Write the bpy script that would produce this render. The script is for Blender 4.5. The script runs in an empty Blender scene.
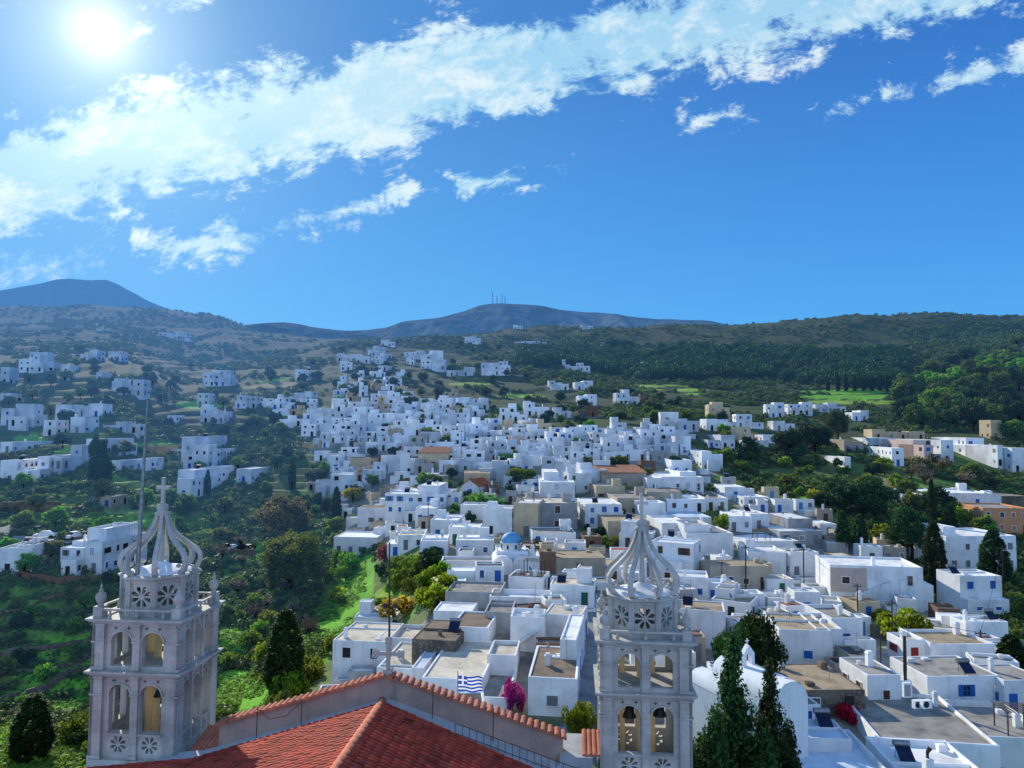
import bpy, bmesh, math, random
import numpy as np
from mathutils import Vector, Matrix, geometry
R = math.radians
rnd = random.Random(7)
scene = bpy.context.scene
scene.cycles.max_bounces = 6; scene.cycles.diffuse_bounces = 3; scene.cycles.glossy_bounces = 2; scene.cycles.transmission_bounces = 3
COL = scene.collection

# ------------------------------------------------------------------ camera
EYE = np.array((0.0, 0.0, 29.0)); F = 710.0; TH = R(3.5); RO = R(0.35)
CF = np.array((0, math.cos(TH), math.sin(TH)))
R0 = np.array((1.0, 0, 0)); U0 = np.array((0, -math.sin(TH), math.cos(TH)))
CR = math.cos(RO) * R0 + math.sin(RO) * U0
CU = -math.sin(RO) * R0 + math.cos(RO) * U0
def ray(px, py):
    return CF + (px - 512) / F * CR + (384 - py) / F * CU
def at(px, py, Y):
    d = ray(px, py); return EYE + d * (Y / d[1])
def plane_hit(px, py, p, n):
    d = ray(px, py); t = np.dot(np.array(p) - EYE, n) / np.dot(d, n); return EYE + d * t
def project(x, y, z):
    x = np.asarray(x, float); dx, dy, dz = x - EYE[0], y - EYE[1], z - EYE[2]
    w = dx * CF[0] + dy * CF[1] + dz * CF[2]
    return 512 + F * (dx * CR[0] + dy * CR[1] + dz * CR[2]) / w, 384 - F * (dx * CU[0] + dy * CU[1] + dz * CU[2]) / w

# ------------------------------------------------------------------ objects
def tag(o, label=None, cat=None, group=None, kind=None):
    if label: o['label'] = label
    if cat: o['category'] = cat
    if group: o['group'] = group
    if kind: o['kind'] = kind
    return o
def empty(name, loc=(0, 0, 0), rz=0.0, parent=None):
    o = bpy.data.objects.new(name, None); COL.objects.link(o)
    o.location = loc; o.rotation_euler = (0, 0, rz); o.empty_display_size = 0.3
    if parent: o.parent = parent
    return o
def link(name, me, parent=None, loc=(0, 0, 0), rot=(0, 0, 0), scale=None):
    o = bpy.data.objects.new(name, me); COL.objects.link(o)
    o.location = loc; o.rotation_euler = rot
    if scale is not None: o.scale = scale
    if parent: o.parent = parent
    return o
def copy_tree(o, parent=None):
    c = o.copy(); COL.objects.link(c); c.parent = parent
    for ch in list(o.children): copy_tree(ch, c)
    return c

class MB:
    """collects shapes into one mesh"""
    def __init__(s): s.v = []; s.f = []; s.m = []; s.smooth = []
    def add(s, vs, fs, mi=0, smooth=False):
        b = len(s.v); s.v += [tuple(map(float, p)) for p in vs]
        for f in fs: s.f.append(tuple(b + i for i in f)); s.m.append(mi); s.smooth.append(smooth)
        return s
    def box(s, x0, x1, y0, y1, z0, z1, mi=0):
        vs = [(x0,y0,z0),(x1,y0,z0),(x1,y1,z0),(x0,y1,z0),(x0,y0,z1),(x1,y0,z1),(x1,y1,z1),(x0,y1,z1)]
        return s.add(vs, [(0,3,2,1),(4,5,6,7),(0,1,5,4),(1,2,6,5),(2,3,7,6),(3,0,4,7)], mi)
    def prism(s, pts, z0, z1, mi=0):
        n = len(pts); vs = [(x,y,z0) for x,y in pts] + [(x,y,z1) for x,y in pts]
        fs = [tuple(range(n-1,-1,-1)), tuple(range(n,2*n))] + [(i,(i+1)%n,n+(i+1)%n,n+i) for i in range(n)]
        return s.add(vs, fs, mi)
    def tube(s, pts, rads, n=8, mi=0, cap=True, smooth=True):
        pts = [Vector(p) for p in pts]; vs = []; k = len(pts)
        for i, p in enumerate(pts):
            t = (pts[min(i+1,k-1)] - pts[max(i-1,0)]).normalized()
            a = t.cross(Vector((0,0,1)));
            if a.length < 1e-3: a = Vector((1,0,0))
            a.normalize(); b = t.cross(a); r = rads[i] if hasattr(rads,'__len__') else rads
            for j in range(n):
                an = 2*math.pi*j/n; vs.append(p + a*math.cos(an)*r + b*math.sin(an)*r)
        fs = [(i*n+j, i*n+(j+1)%n, (i+1)*n+(j+1)%n, (i+1)*n+j) for i in range(k-1) for j in range(n)]
        s.add(vs, fs, mi, smooth)
        if cap: s.add([vs[j] for j in range(n)], [tuple(range(n-1,-1,-1))], mi); s.add([vs[(k-1)*n+j] for j in range(n)], [tuple(range(n))], mi)
        return s
    def lathe(s, prof, n=20, mi=0, c=(0,0,0), smooth=True, a0=0.0):
        vs = []; k = len(prof)
        for r, z in prof:
            for j in range(n):
                an = a0 + 2*math.pi*j/n; vs.append((c[0]+r*math.cos(an), c[1]+r*math.sin(an), c[2]+z))
        fs = [(i*n+j, i*n+(j+1)%n, (i+1)*n+(j+1)%n, (i+1)*n+j) for i in range(k-1) for j in range(n)]
        s.add(vs, fs, mi, smooth)
        s.add(vs[:n], [tuple(range(n-1,-1,-1))], mi); s.add(vs[-n:], [tuple(range(n))], mi)
        return s
    def panel(s, outer, holes, y0, y1, M=None, mi=0):
        """flat panel in local xz with real openings, thickness from y0 to y1"""
        loops = [outer] + holes
        flat = [p for l in loops for p in l]
        tris = geometry.tessellate_polygon([[Vector((x, z, 0)) for x, z in l] for l in loops])
        vs = [Vector((x, y0, z)) for x, z in flat] + [Vector((x, y1, z)) for x, z in flat]
        n = len(flat); fs = []
        for t in tris:
            a, b, c = t
            (ax, az), (bx, bz), (cx, cz) = flat[a], flat[b], flat[c]
            if (bx-ax)*(cz-az) - (bz-az)*(cx-ax) < 0: a, c = c, a
            fs.append((a, b, c)); fs.append((n+c, n+b, n+a))
        o = 0
        for li, l in enumerate(loops):
            k = len(l); ar = sum(l[i][0]*l[(i+1)%k][1] - l[(i+1)%k][0]*l[i][1] for i in range(k))
            ccw = ar > 0
            for i in range(k):
                a, b = o+i, o+(i+1)%k
                if ccw == (li == 0): fs.append((b, a, n+a, n+b))
                else: fs.append((a, b, n+b, n+a))
            o += k
        if M is not None: vs = [M @ v for v in vs]
        return s.add(vs, fs, mi)
    def xform(s, M, start=0):
        for i in range(start, len(s.v)): s.v[i] = tuple(M @ Vector(s.v[i]))
        return s
    def mesh(s, name, mats):
        me = bpy.data.meshes.new(name); me.from_pydata(s.v, [], s.f)
        for m in (mats if isinstance(mats, (list, tuple)) else [mats]): me.materials.append(m)
        me.polygons.foreach_set('material_index', s.m); me.polygons.foreach_set('use_smooth', s.smooth)
        me.update(); return me
    def build(s, name, mats, parent=None, loc=(0,0,0), rz=0.0):
        return link(name, s.mesh(name, mats), parent, loc, (0,0,rz))

def np_mesh(name, v, quads, mats, col=None, smooth=False):
    me = bpy.data.meshes.new(name); v = np.asarray(v, np.float32); q = np.asarray(quads, np.int32)
    me.vertices.add(len(v)); me.vertices.foreach_set('co', v.ravel())
    k = q.shape[1]; me.loops.add(q.size); me.loops.foreach_set('vertex_index', q.ravel())
    me.polygons.add(len(q)); me.polygons.foreach_set('loop_start', np.arange(0, q.size, k, dtype=np.int32))
    me.update(calc_edges=True)
    if smooth: me.polygons.foreach_set('use_smooth', np.ones(len(q), bool))
    if col is not None:
        a = me.color_attributes.new('Col', 'FLOAT_COLOR', 'POINT')
        c = np.ones((len(v), 4), np.float32); c[:, :col.shape[1]] = col; a.data.foreach_set('color', c.ravel())
    for m in (mats if isinstance(mats, (list, tuple)) else [mats]): me.materials.append(m)
    me.validate(); return me

# ------------------------------------------------------------------ materials
SUN = np.array((-0.5845, 0.9664, 0.5507)); SUN /= np.linalg.norm(SUN)
def nodes(name):
    m = bpy.data.materials.new(name); m.use_nodes = True; nt = m.node_tree
    b = nt.nodes['Principled BSDF']; b.inputs['Specular IOR Level'].default_value = 0.2
    return m, nt, b
def N(nt, t, **kw):
    n = nt.nodes.new(t)
    for k, v in kw.items():
        if k in ('operation','blend_type','data_type','attribute_name','use_clamp','noise_dimensions','vector_type','interpolation_type','clamp'): setattr(n, k, v)
        else: n.inputs[int(k[1:]) if k[0]=='i' and k[1:].isdigit() else k].default_value = v
    return n
def L(nt, a, b): nt.links.new(a, b)
def math_(nt, op, a, b=None, c=None):
    n = nt.nodes.new('ShaderNodeMath'); n.operation = op
    for i, x in enumerate((a, b, c)):
        if x is None: continue
        if hasattr(x, 'is_output'): nt.links.new(x, n.inputs[i])
        else: n.inputs[i].default_value = x
    return n.outputs[0]
def mixc(nt, fac, a, b, bt='MIX'):
    n = nt.nodes.new('ShaderNodeMix'); n.data_type = 'RGBA'; n.blend_type = bt
    for s, x in ((0, fac), (6, a), (7, b)):
        if hasattr(x, 'is_output'): nt.links.new(x, n.inputs[s])
        elif s == 0: n.inputs[0].default_value = x
        else: n.inputs[s].default_value = (*x, 1)
    return n.outputs[2]
def noise(nt, scale, detail=4, vec=None, rough=0.55):
    n = nt.nodes.new('ShaderNodeTexNoise'); n.inputs['Scale'].default_value = scale; n.inputs['Detail'].default_value = detail; n.inputs['Roughness'].default_value = rough
    if vec is None:
        g = nt.nodes.new('ShaderNodeNewGeometry'); vec = g.outputs['Position']
    nt.links.new(vec, n.inputs['Vector']); return n.outputs[0]
def ramp(nt, fac, stops):
    n = nt.nodes.new('ShaderNodeValToRGB'); e = n.color_ramp.elements
    while len(e) < len(stops): e.new(0.5)
    for i, (p, c) in enumerate(stops): e[i].position = p; e[i].color = (*c, 1) if len(c) == 3 else c
    nt.links.new(fac, n.inputs[0]); return n.outputs[0]
def step(nt, x, lo, hi):
    n = nt.nodes.new('ShaderNodeMapRange'); n.interpolation_type = 'SMOOTHSTEP'
    n.inputs['From Min'].default_value = lo; n.inputs['From Max'].default_value = hi
    nt.links.new(x, n.inputs['Value']); return n.outputs[0]
HAZE_GLOW = (0.080, 0.225, 0.50)
def haze_paint(nt, shader, k=1.0):
    """aerial blue painted into a far surface as emission: grows with the distance of the surface from the church"""
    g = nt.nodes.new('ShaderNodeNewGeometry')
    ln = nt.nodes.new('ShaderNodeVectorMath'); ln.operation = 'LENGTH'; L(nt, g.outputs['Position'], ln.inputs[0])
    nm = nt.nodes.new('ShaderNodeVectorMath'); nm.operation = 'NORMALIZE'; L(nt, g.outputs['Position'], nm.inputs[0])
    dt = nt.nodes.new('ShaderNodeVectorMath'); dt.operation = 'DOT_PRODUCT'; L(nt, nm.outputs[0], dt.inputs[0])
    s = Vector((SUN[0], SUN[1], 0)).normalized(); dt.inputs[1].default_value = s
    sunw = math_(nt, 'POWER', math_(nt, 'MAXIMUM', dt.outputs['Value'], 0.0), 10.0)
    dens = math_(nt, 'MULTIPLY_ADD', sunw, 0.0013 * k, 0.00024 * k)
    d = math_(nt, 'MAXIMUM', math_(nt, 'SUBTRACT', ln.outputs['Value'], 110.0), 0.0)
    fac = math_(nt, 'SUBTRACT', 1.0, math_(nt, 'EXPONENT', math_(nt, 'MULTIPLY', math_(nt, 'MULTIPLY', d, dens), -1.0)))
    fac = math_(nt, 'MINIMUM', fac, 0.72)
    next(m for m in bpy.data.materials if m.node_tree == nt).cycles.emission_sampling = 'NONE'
    e = nt.nodes.new('ShaderNodeEmission'); e.inputs[0].default_value = (*HAZE_GLOW, 1)  # distance glow painted into the material, stronger towards the sun
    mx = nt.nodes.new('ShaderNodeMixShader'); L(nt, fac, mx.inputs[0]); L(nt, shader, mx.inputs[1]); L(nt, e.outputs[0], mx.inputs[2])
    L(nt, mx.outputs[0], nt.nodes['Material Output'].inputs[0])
def bump(nt, b, h, strength=0.4, dist=0.1):
    n = nt.nodes.new('ShaderNodeBump'); n.inputs['Strength'].default_value = strength; n.inputs['Distance'].default_value = dist
    L(nt, h, n.inputs['Height']); L(nt, n.outputs[0], b.inputs['Normal'])

def simple(name, c, c2=None, scale=1.2, rough=0.8, metal=0.0, bmp=0.0, hz=0.0, lo=0.35, hi=0.7, streak=0.0, crack=False):
    m, nt, b = nodes(name); b.inputs['Roughness'].default_value = rough; b.inputs['Metallic'].default_value = metal
    c2 = c2 or tuple(x * 0.75 for x in c)
    f = step(nt, noise(nt, scale, 6), lo, hi)
    col = mixc(nt, f, c, c2)
    oi = nt.nodes.new('ShaderNodeObjectInfo')
    v = math_(nt, 'MULTIPLY_ADD', oi.outputs['Random'], 0.22, 0.86)
    vv = nt.nodes.new('ShaderNodeCombineColor')
    for i in range(3): L(nt, v, vv.inputs[i])
    col = mixc(nt, 1.0, col, vv.outputs[0], 'MULTIPLY')
    if streak:
        g = nt.nodes.new('ShaderNodeNewGeometry'); mp = nt.nodes.new('ShaderNodeMapping'); mp.inputs['Scale'].default_value = (1.6, 1.6, 0.16)
        L(nt, g.outputs['Position'], mp.inputs[0]); s = step(nt, noise(nt, 1.0, 5, mp.outputs[0], 0.7), 0.5, 0.78)
        col = mixc(nt, math_(nt, 'MULTIPLY', s, streak), col, tuple(x * 0.55 for x in c2))
    L(nt, col, b.inputs['Base Color'])
    if crack:
        g = nt.nodes.new('ShaderNodeNewGeometry'); vo = nt.nodes.new('ShaderNodeTexVoronoi'); vo.feature = 'DISTANCE_TO_EDGE'; vo.inputs['Scale'].default_value = .28; vo.inputs['Randomness'].default_value = 1
        wq = nt.nodes.new('ShaderNodeTexNoise'); wq.inputs['Scale'].default_value = .7; wq.inputs['Detail'].default_value = 4; L(nt, g.outputs['Position'], wq.inputs['Vector']); wa = nt.nodes.new('ShaderNodeVectorMath'); wa.operation = 'MULTIPLY_ADD'; L(nt, wq.outputs['Color'], wa.inputs[0]); wa.inputs[1].default_value = (3,3,3); L(nt, g.outputs['Position'], wa.inputs[2]); L(nt, wa.outputs[0], vo.inputs['Vector']); ck = step(nt, vo.outputs['Distance'], .012, .004); pt = step(nt, noise(nt, .3, 3), .58, .62)
        col = mixc(nt, math_(nt,'MULTIPLY', pt, .45), col, tuple(min(1,x*1.35) for x in c)); col = mixc(nt, math_(nt,'MULTIPLY', ck, .3), col, tuple(x*.45 for x in c2)); L(nt, col, b.inputs['Base Color'])
    if bmp: bump(nt, b, noise(nt, scale * 6, 5), bmp, 0.05)
    if hz: haze_paint(nt, b.outputs[0], hz)
    return m

M = {}
M['white'] = simple('limewash', (0.82,0.83,0.83), (0.64,0.65,0.655), 0.45, 0.85, bmp=0.2, streak=0.42, lo=.42, hi=.72)
M['white_far'] = simple('limewash_far', (0.84,0.86,0.87), (0.50,0.54,0.58), 0.10, 0.85, hz=0.9, lo=.42, hi=.62)  # copy for distant houses, atmospheric blue glow painted in
M['cream'] = simple('cream_plaster', (0.62,0.50,0.33), (0.50,0.40,0.27), 0.5, 0.9, bmp=0.15, streak=0.3)
M['beige'] = simple('beige_plaster', (0.45,0.39,0.31), (0.34,0.29,0.23), 0.5, 0.9, bmp=0.2, streak=0.35)
M['grey'] = simple('grey_plaster', (0.42,0.42,0.42), (0.30,0.30,0.30), 0.5, 0.9, bmp=0.2, streak=0.35)
M['pink'] = simple('pale_pink_plaster', (0.60,0.48,0.42), (0.50,0.40,0.36), 0.5, 0.9, streak=0.2)
M['orange'] = simple('orange_plaster', (0.62,0.30,0.15), (0.52,0.25,0.13), 0.5, 0.9, streak=0.2)
M['brown'] = simple('brown_render', (0.20,0.12,0.085), (0.14,0.085,0.06), 0.8, 0.9, bmp=0.3, streak=0.3)
def stone_mat():
    m, nt, b = nodes('rubble_stone'); b.inputs['Roughness'].default_value = 0.95
    g = nt.nodes.new('ShaderNodeNewGeometry'); v = nt.nodes.new('ShaderNodeTexVoronoi'); v.inputs['Scale'].default_value = 2.6
    L(nt, g.outputs['Position'], v.inputs['Vector'])
    c = mixc(nt, v.outputs['Color'], (0.16,0.13,0.10), (0.30,0.26,0.20))
    c = mixc(nt, step(nt, v.outputs['Distance'], 0.1, 0.55), c, (0.10,0.085,0.07))
    c = mixc(nt, step(nt, noise(nt, 0.4, 5), 0.4, 0.7), c, (0.22,0.18,0.13))
    L(nt, c, b.inputs['Base Color']); bump(nt, b, v.outputs['Distance'], 0.7, 0.1); return m
M['stone'] = stone_mat()
M['roof_white'] = simple('white_roof_screed', (0.86,0.85,0.82), (0.58,0.55,0.50), 0.45, 0.9, bmp=0.1, lo=0.45, hi=0.75, crack=True)
M['roof_white_far'] = simple('white_roof_far', (0.88,0.87,0.84), (0.56,0.53,0.48), 0.09, 0.9, hz=0.9, lo=.45, hi=.6)  # distant roofs, same atmospheric glow mixed into the colour
M['roof_grey'] = simple('grey_roof_screed', (0.36,0.33,0.29), (0.20,0.185,0.165), 0.6, 0.95, bmp=0.2, crack=True)
M['roof_tan'] = simple('tan_earth_roof', (0.44,0.34,0.22), (0.28,0.215,0.145), 0.6, 0.95, bmp=0.25, crack=True)
M['roof_brown'] = simple('brown_earth_roof', (0.24,0.18,0.125), (0.15,0.115,0.085), 0.7, 0.95, bmp=0.3)
M['roof_cream'] = simple('cream_roof_screed', (0.68,0.60,0.47), (0.46,0.40,0.31), 0.6, 0.95, bmp=0.15, crack=True)
M['roof_dark'] = simple('dark_felt_roof', (0.11,0.10,0.095), (0.07,0.065,0.06), 0.8, 0.95)
M['roof_blue'] = simple('pale_blue_roof_paint', (0.62,0.70,0.78), (0.48,0.56,0.64), 0.5, 0.85)
M['roof_red'] = simple('old_red_tile', (0.50,0.17,0.09), (0.33,0.11,0.065), 1.5, 0.85, bmp=0.4)
M['roof_redbrown'] = simple('weathered_red_tile', (0.36,0.16,0.10), (0.22,0.11,0.08), 1.0, 0.9, bmp=0.4)
M['dome_blue'] = simple('sky_blue_dome_paint', (0.16,0.42,0.68), (0.12,0.34,0.58), 0.9, 0.6)
for k, c in dict(blue=(0.02,0.13,0.45), ltblue=(0.08,0.28,0.58), dark=(0.03,0.03,0.035), brownw=(0.11,0.055,0.03), green=(0.02,0.14,0.09), greyw=(0.22,0.23,0.24), red=(0.35,0.03,0.03)).items():
    M['acc_' + k] = simple('paint_' + k, c, tuple(x*0.8 for x in c), 3.0, 0.5)
def glass_mat():
    m, nt, b = nodes('window_glass'); b.inputs['Base Color'].default_value = (0.02,0.025,0.035,1); b.inputs['Roughness'].default_value = 0.08; b.inputs['Specular IOR Level'].default_value = 0.6; return m
M['glass'] = glass_mat()
M['metal'] = simple('dull_metal', (0.30,0.30,0.31), (0.2,0.2,0.2), 4, 0.45, 0.7)
M['rust'] = simple('rusty_iron', (0.10,0.07,0.05), (0.06,0.045,0.04), 6, 0.8, 0.3)
M['wood'] = simple('weathered_wood', (0.09,0.065,0.045), (0.055,0.04,0.03), 3, 0.9)
M['solar'] = simple('solar_panel_glass', (0.015,0.02,0.05), (0.02,0.03,0.06), 2, 0.15)
def marble():
    m, nt, b = nodes('weathered_marble'); b.inputs['Roughness'].default_value = 0.7
    c = mixc(nt, step(nt, noise(nt, 0.9, 6), 0.35, 0.7), (0.54,0.52,0.465), (0.35,0.335,0.305))
    g = nt.nodes.new('ShaderNodeNewGeometry'); mp = nt.nodes.new('ShaderNodeMapping'); mp.inputs['Scale'].default_value = (2.5,2.5,0.3); L(nt, g.outputs['Position'], mp.inputs[0])
    c = mixc(nt, math_(nt,'MULTIPLY',step(nt, noise(nt, 1.2, 6, mp.outputs[0], 0.7), 0.5, 0.75),0.6), c, (0.30,0.26,0.25))
    sx = nt.nodes.new('ShaderNodeSeparateXYZ'); L(nt, g.outputs['Position'], sx.inputs[0])
    fz = math_(nt, 'FRACT', math_(nt, 'MULTIPLY', sx.outputs[2], 2.4))
    c = mixc(nt, math_(nt,'MULTIPLY',step(nt, fz, 0.06, 0.0),0.55), c, (0.25,0.22,0.22))
    c = mixc(nt, math_(nt,'MULTIPLY',step(nt, noise(nt, 5, 5), 0.55, 0.72),0.55), c, (0.34,0.30,0.27))
    L(nt, c, b.inputs['Base Color']); bump(nt, b, noise(nt, 9, 5), 0.25, 0.03); return m
M['marble'] = marble()
M['parapet'] = simple('stained_grey_pink_render', (0.50,0.34,0.28), (0.33,0.24,0.205), 0.7, 0.95, bmp=0.3, streak=0.6)
def tile_mat():
    m, nt, b = nodes('terracotta_tile'); b.inputs['Roughness'].default_value = 0.75
    vc = nt.nodes.new('ShaderNodeVertexColor'); vc.layer_name = 'Col'
    c = mixc(nt, 1.0, mixc(nt, step(nt, noise(nt, 1.1, 5), 0.4, 0.7), (0.50,0.068,0.036), (0.33,0.048,0.030)), vc.outputs[0], 'MULTIPLY')
    c = mixc(nt, math_(nt,'MULTIPLY',step(nt, noise(nt, 3.2, 6, rough=.7), 0.55, 0.70),0.6), c, (0.26,0.17,0.12))
    L(nt, c, b.inputs['Base Color']); return m
M['tile'] = tile_mat()
M['cap_tile'] = simple('pale_terracotta_cap', (0.58,0.20,0.115), (0.40,0.13,0.08), 3.0, 0.8, bmp=0.2)
M['pale'] = simple('pale_cement_flashing', (0.50,0.50,0.50), (0.36,0.36,0.37), 1.0, 0.85, streak=0.2)
def leaf(name, c, trans=0.35, var=0.35, hz=1.0):
    m, nt, b = nodes(name); vc = nt.nodes.new('ShaderNodeVertexColor'); vc.layer_name = 'Col'
    oi = nt.nodes.new('ShaderNodeObjectInfo')
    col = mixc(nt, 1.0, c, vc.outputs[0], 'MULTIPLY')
    hs = nt.nodes.new('ShaderNodeHueSaturation'); L(nt, col, hs.inputs['Color'])
    L(nt, math_(nt,'MULTIPLY_ADD', oi.outputs['Random'], 0.06, 0.47), hs.inputs['Hue'])
    L(nt, math_(nt,'MULTIPLY_ADD', oi.outputs['Random'], var*2, 1-var), hs.inputs['Value'])
    L(nt, hs.outputs[0], b.inputs['Base Color']); b.inputs['Roughness'].default_value = 0.65; b.inputs['Specular IOR Level'].default_value = 0.15
    t = nt.nodes.new('ShaderNodeBsdfTranslucent')
    br = mixc(nt, 1.0, hs.outputs[0], (1.5,1.6,0.8), 'MULTIPLY'); L(nt, br, t.inputs[0])
    mx = nt.nodes.new('ShaderNodeMixShader'); mx.inputs[0].default_value = trans; L(nt, b.outputs[0], mx.inputs[1]); L(nt, t.outputs[0], mx.inputs[2])
    haze_paint(nt, mx.outputs[0], hz); return m
M['leaf_olive'] = leaf('olive_foliage', (0.155,0.195,0.038))
M['leaf_green'] = leaf('green_foliage', (0.13,0.25,0.022), 0.4)
M['leaf_dark'] = leaf('dark_evergreen_foliage', (0.028,0.066,0.016), 0.2)
M['leaf_pine'] = leaf('pine_foliage', (0.095,0.145,0.026), 0.25)
M['leaf_brown'] = leaf('brownish_foliage', (0.20,0.145,0.065), 0.3)
M['leaf_yellow'] = leaf('yellow_foliage', (0.42,0.37,0.02), 0.45, 0.2)
M['leaf_lime'] = leaf('lime_foliage', (0.22,0.29,0.022), 0.45, 0.25)
M['leaf_grey'] = leaf('grey_purple_twigs', (0.22,0.165,0.15), 0.2)
M['leaf_ochre'] = leaf('ochre_vine_foliage', (0.42,0.28,0.04), 0.4, 0.2)
M['petal_magenta'] = leaf('magenta_bracts', (0.42,0.03,0.30), 0.4, 0.1)
M['petal_red'] = leaf('crimson_bracts', (0.55,0.02,0.10), 0.4, 0.1)
M['leaf_scrub'] = leaf('hill_scrub', (0.080,0.115,0.028), 0.25)
M['bark'] = simple('bark', (0.055,0.043,0.033), (0.035,0.028,0.022), 3, 0.95)
# ------------------------------------------------------------------ terrain: valley, village hill and hillsides
def _z(px, py, Y): return float(at(px, py, Y)[2])
TAB = {
 0:   [(8,None,-9),(60,None,-9),(80,768),(105,700),(120,640),(130,580),(145,540),(170,500),(195,470),(240,430),(280,400),(340,370),(480,340),(700,322),(900,309),(1000,316)],
 100: [(8,None,-9),(60,None,-9),(80,768),(105,700),(120,640),(132,580),(147,540),(172,500),(195,472),(240,430),(280,402),(340,372),(480,342),(700,322),(900,307),(1000,316)],
 200: [(8,None,-7),(70,None,-8),(110,690),(130,622),(150,578),(175,540),(200,506),(230,478),(270,440),(330,402),(430,374),(560,352),(740,332),(850,315),(950,322)],
 300: [(8,None,-4),(60,None,-6),(75,768),(91,690),(130,625),(165,565),(195,520),(230,480),(270,440),(340,400),(450,370),(560,352),(700,339),(800,339)],
 380: [(8,None,0),(45,None,0),(60,None,-1),(70,732),(90,680),(110,640),(135,585),(165,540),(200,500),(235,460),(265,430),(325,402),(425,370),(560,349),(640,340),(760,343)],
 450: [(8,None,0),(50,None,1),(65,None,2.5),(80,None,4.5),(100,602),(112,575),(150,535),(175,505),(205,475),(240,447),(265,430),(330,404),(430,375),(560,352),(680,337),(800,340)],
 560: [(8,None,0),(50,None,1.5),(65,None,2.8),(80,None,4.0),(100,602),(112,578),(150,535),(180,500),(210,470),(245,440),(265,428),(330,406),(430,380),(600,353),(850,328),(960,331)],
 640: [(8,None,0),(60,None,2),(85,None,2.8),(110,592),(150,535),(185,490),(215,465),(250,432),(330,407),(420,386),(600,358),(850,327),(960,330)],
 760: [(8,None,0),(60,None,1),(85,660),(112,600),(140,550),(180,500),(225,462),(260,434),(330,413),(400,396),(520,372),(700,342),(820,324),(940,328)],
 880: [(8,None,0),(60,None,0),(85,665),(110,612),(140,560),(175,505),(225,466),(270,437),(330,416),(390,395),(500,372),(650,345),(800,317),(920,322)],
 1000:[(8,None,-1),(60,None,-1),(85,670),(106,615),(140,565),(165,530),(200,490),(230,466),(260,442),(320,416),(400,385),(520,360),(660,338),(800,315),(920,320)],
}
def pchip(x, y, xi):
    x = np.asarray(x, float); y = np.asarray(y, float); h = np.diff(x); d = np.diff(y) / h
    m = np.zeros_like(y); m[0] = d[0]; m[-1] = d[-1]
    for i in range(1, len(x)-1):
        if d[i-1]*d[i] > 0:
            w1 = 2*h[i]+h[i-1]; w2 = h[i]+2*h[i-1]; m[i] = (w1+w2)/(w1/d[i-1]+w2/d[i])
    k = np.clip(np.searchsorted(x, xi) - 1, 0, len(x)-2); t = (xi - x[k]) / h[k]; t = np.clip(t, 0, 1)
    return (2*t**3-3*t**2+1)*y[k] + (t**3-2*t**2+t)*h[k]*m[k] + (-2*t**3+3*t**2)*y[k+1] + (t**3-t**2)*h[k]*m[k+1]
LY = np.linspace(math.log(8), math.log(1500), 500); UG = np.linspace(-1.25, 1.25, 301)
def _build():
    cols = sorted(TAB); us = []; zz = []
    for c in cols:
        rows = TAB[c]; Y = [r[0] for r in rows]; z = [r[2] if len(r) == 3 else _z(c, r[1], r[0]) for r in rows]
        Y.append(1500); z.append(z[-1] - 60)
        zz.append(pchip(np.log(Y), z, LY)); us.append((c - 512) / F)
    zz = np.array(zz); us = np.array(us); G = np.zeros((len(UG), len(LY)))
    ue = np.clip(UG, us[0], us[-1])
    for j in range(len(LY)): G[:, j] = pchip(us, zz[:, j], ue)
    return G
HG = _build()
def _hash(ix, iy, s):
    n = (ix * 374761393 + iy * 668265263 + s * 1442695041) & 0xffffffff
    n = ((n ^ (n >> 13)) * 1274126177) & 0xffffffff
    return ((n ^ (n >> 16)) & 0xffff) / 65535.0
def vnoise(x, y, s=0):
    x = np.asarray(x, float); y = np.asarray(y, float); ix = np.floor(x).astype(np.int64); iy = np.floor(y).astype(np.int64)
    fx = x - ix; fy = y - iy; fx = fx*fx*(3-2*fx); fy = fy*fy*(3-2*fy)
    a = _hash(ix, iy, s); b = _hash(ix+1, iy, s); c = _hash(ix, iy+1, s); d = _hash(ix+1, iy+1, s)
    return a + (b-a)*fx + (c-a)*fy + (a-b-c+d)*fx*fy
def fbm(x, y, s=0, o=4):
    v = 0; a = 0.5
    for i in range(o): v = v + a * vnoise(x * 2**i, y * 2**i, s + i); a *= 0.5
    return v / (1 - 0.5**o)
def smooth(a, b, x):
    t = np.clip((x - a) / (b - a), 0, 1); return t*t*(3-2*t)
def ground(X, Y):
    X = np.asarray(X, float); Y = np.asarray(Y, float)
    u = np.clip(X / np.maximum(Y, 1), -1.249, 1.249); ly = np.clip(np.log(np.maximum(Y, 8.01)), LY[0], LY[-1] - 1e-6)
    a = (u - UG[0]) / (UG[1]-UG[0]); b = (ly - LY[0]) / (LY[1]-LY[0])
    i = np.clip(a.astype(int), 0, len(UG)-2); j = np.clip(b.astype(int), 0, len(LY)-2); a = a - i; b = b - j
    z = HG[i,j]*(1-a)*(1-b) + HG[i+1,j]*a*(1-b) + HG[i,j+1]*(1-a)*b + HG[i+1,j+1]*a*b
    z = z + smooth(60, 140, Y) * (fbm(X/30, Y/30, 3, 3) - .5) * 1.6 + smooth(260, 600, Y) * (fbm(X/70, Y/70, 9, 4) - .5) * 14
    # farmed terraces: stepped on the valley sides, and far up the slopes
    tz = np.maximum(smooth(-0.16, -0.26, u) * smooth(85, 100, Y) * smooth(420, 300, Y), 0.55 * smooth(300, 380, Y))
    st = 1.9 + 1.4 * smooth(250, 500, Y); ph = z / st + (fbm(X/45, Y/45, 21, 2) - .5) * .8
    fr = ph - np.floor(ph); dz = (smooth(.80, 1.0, fr) - fr) * st
    return z + tz * .8 * dz
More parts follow.
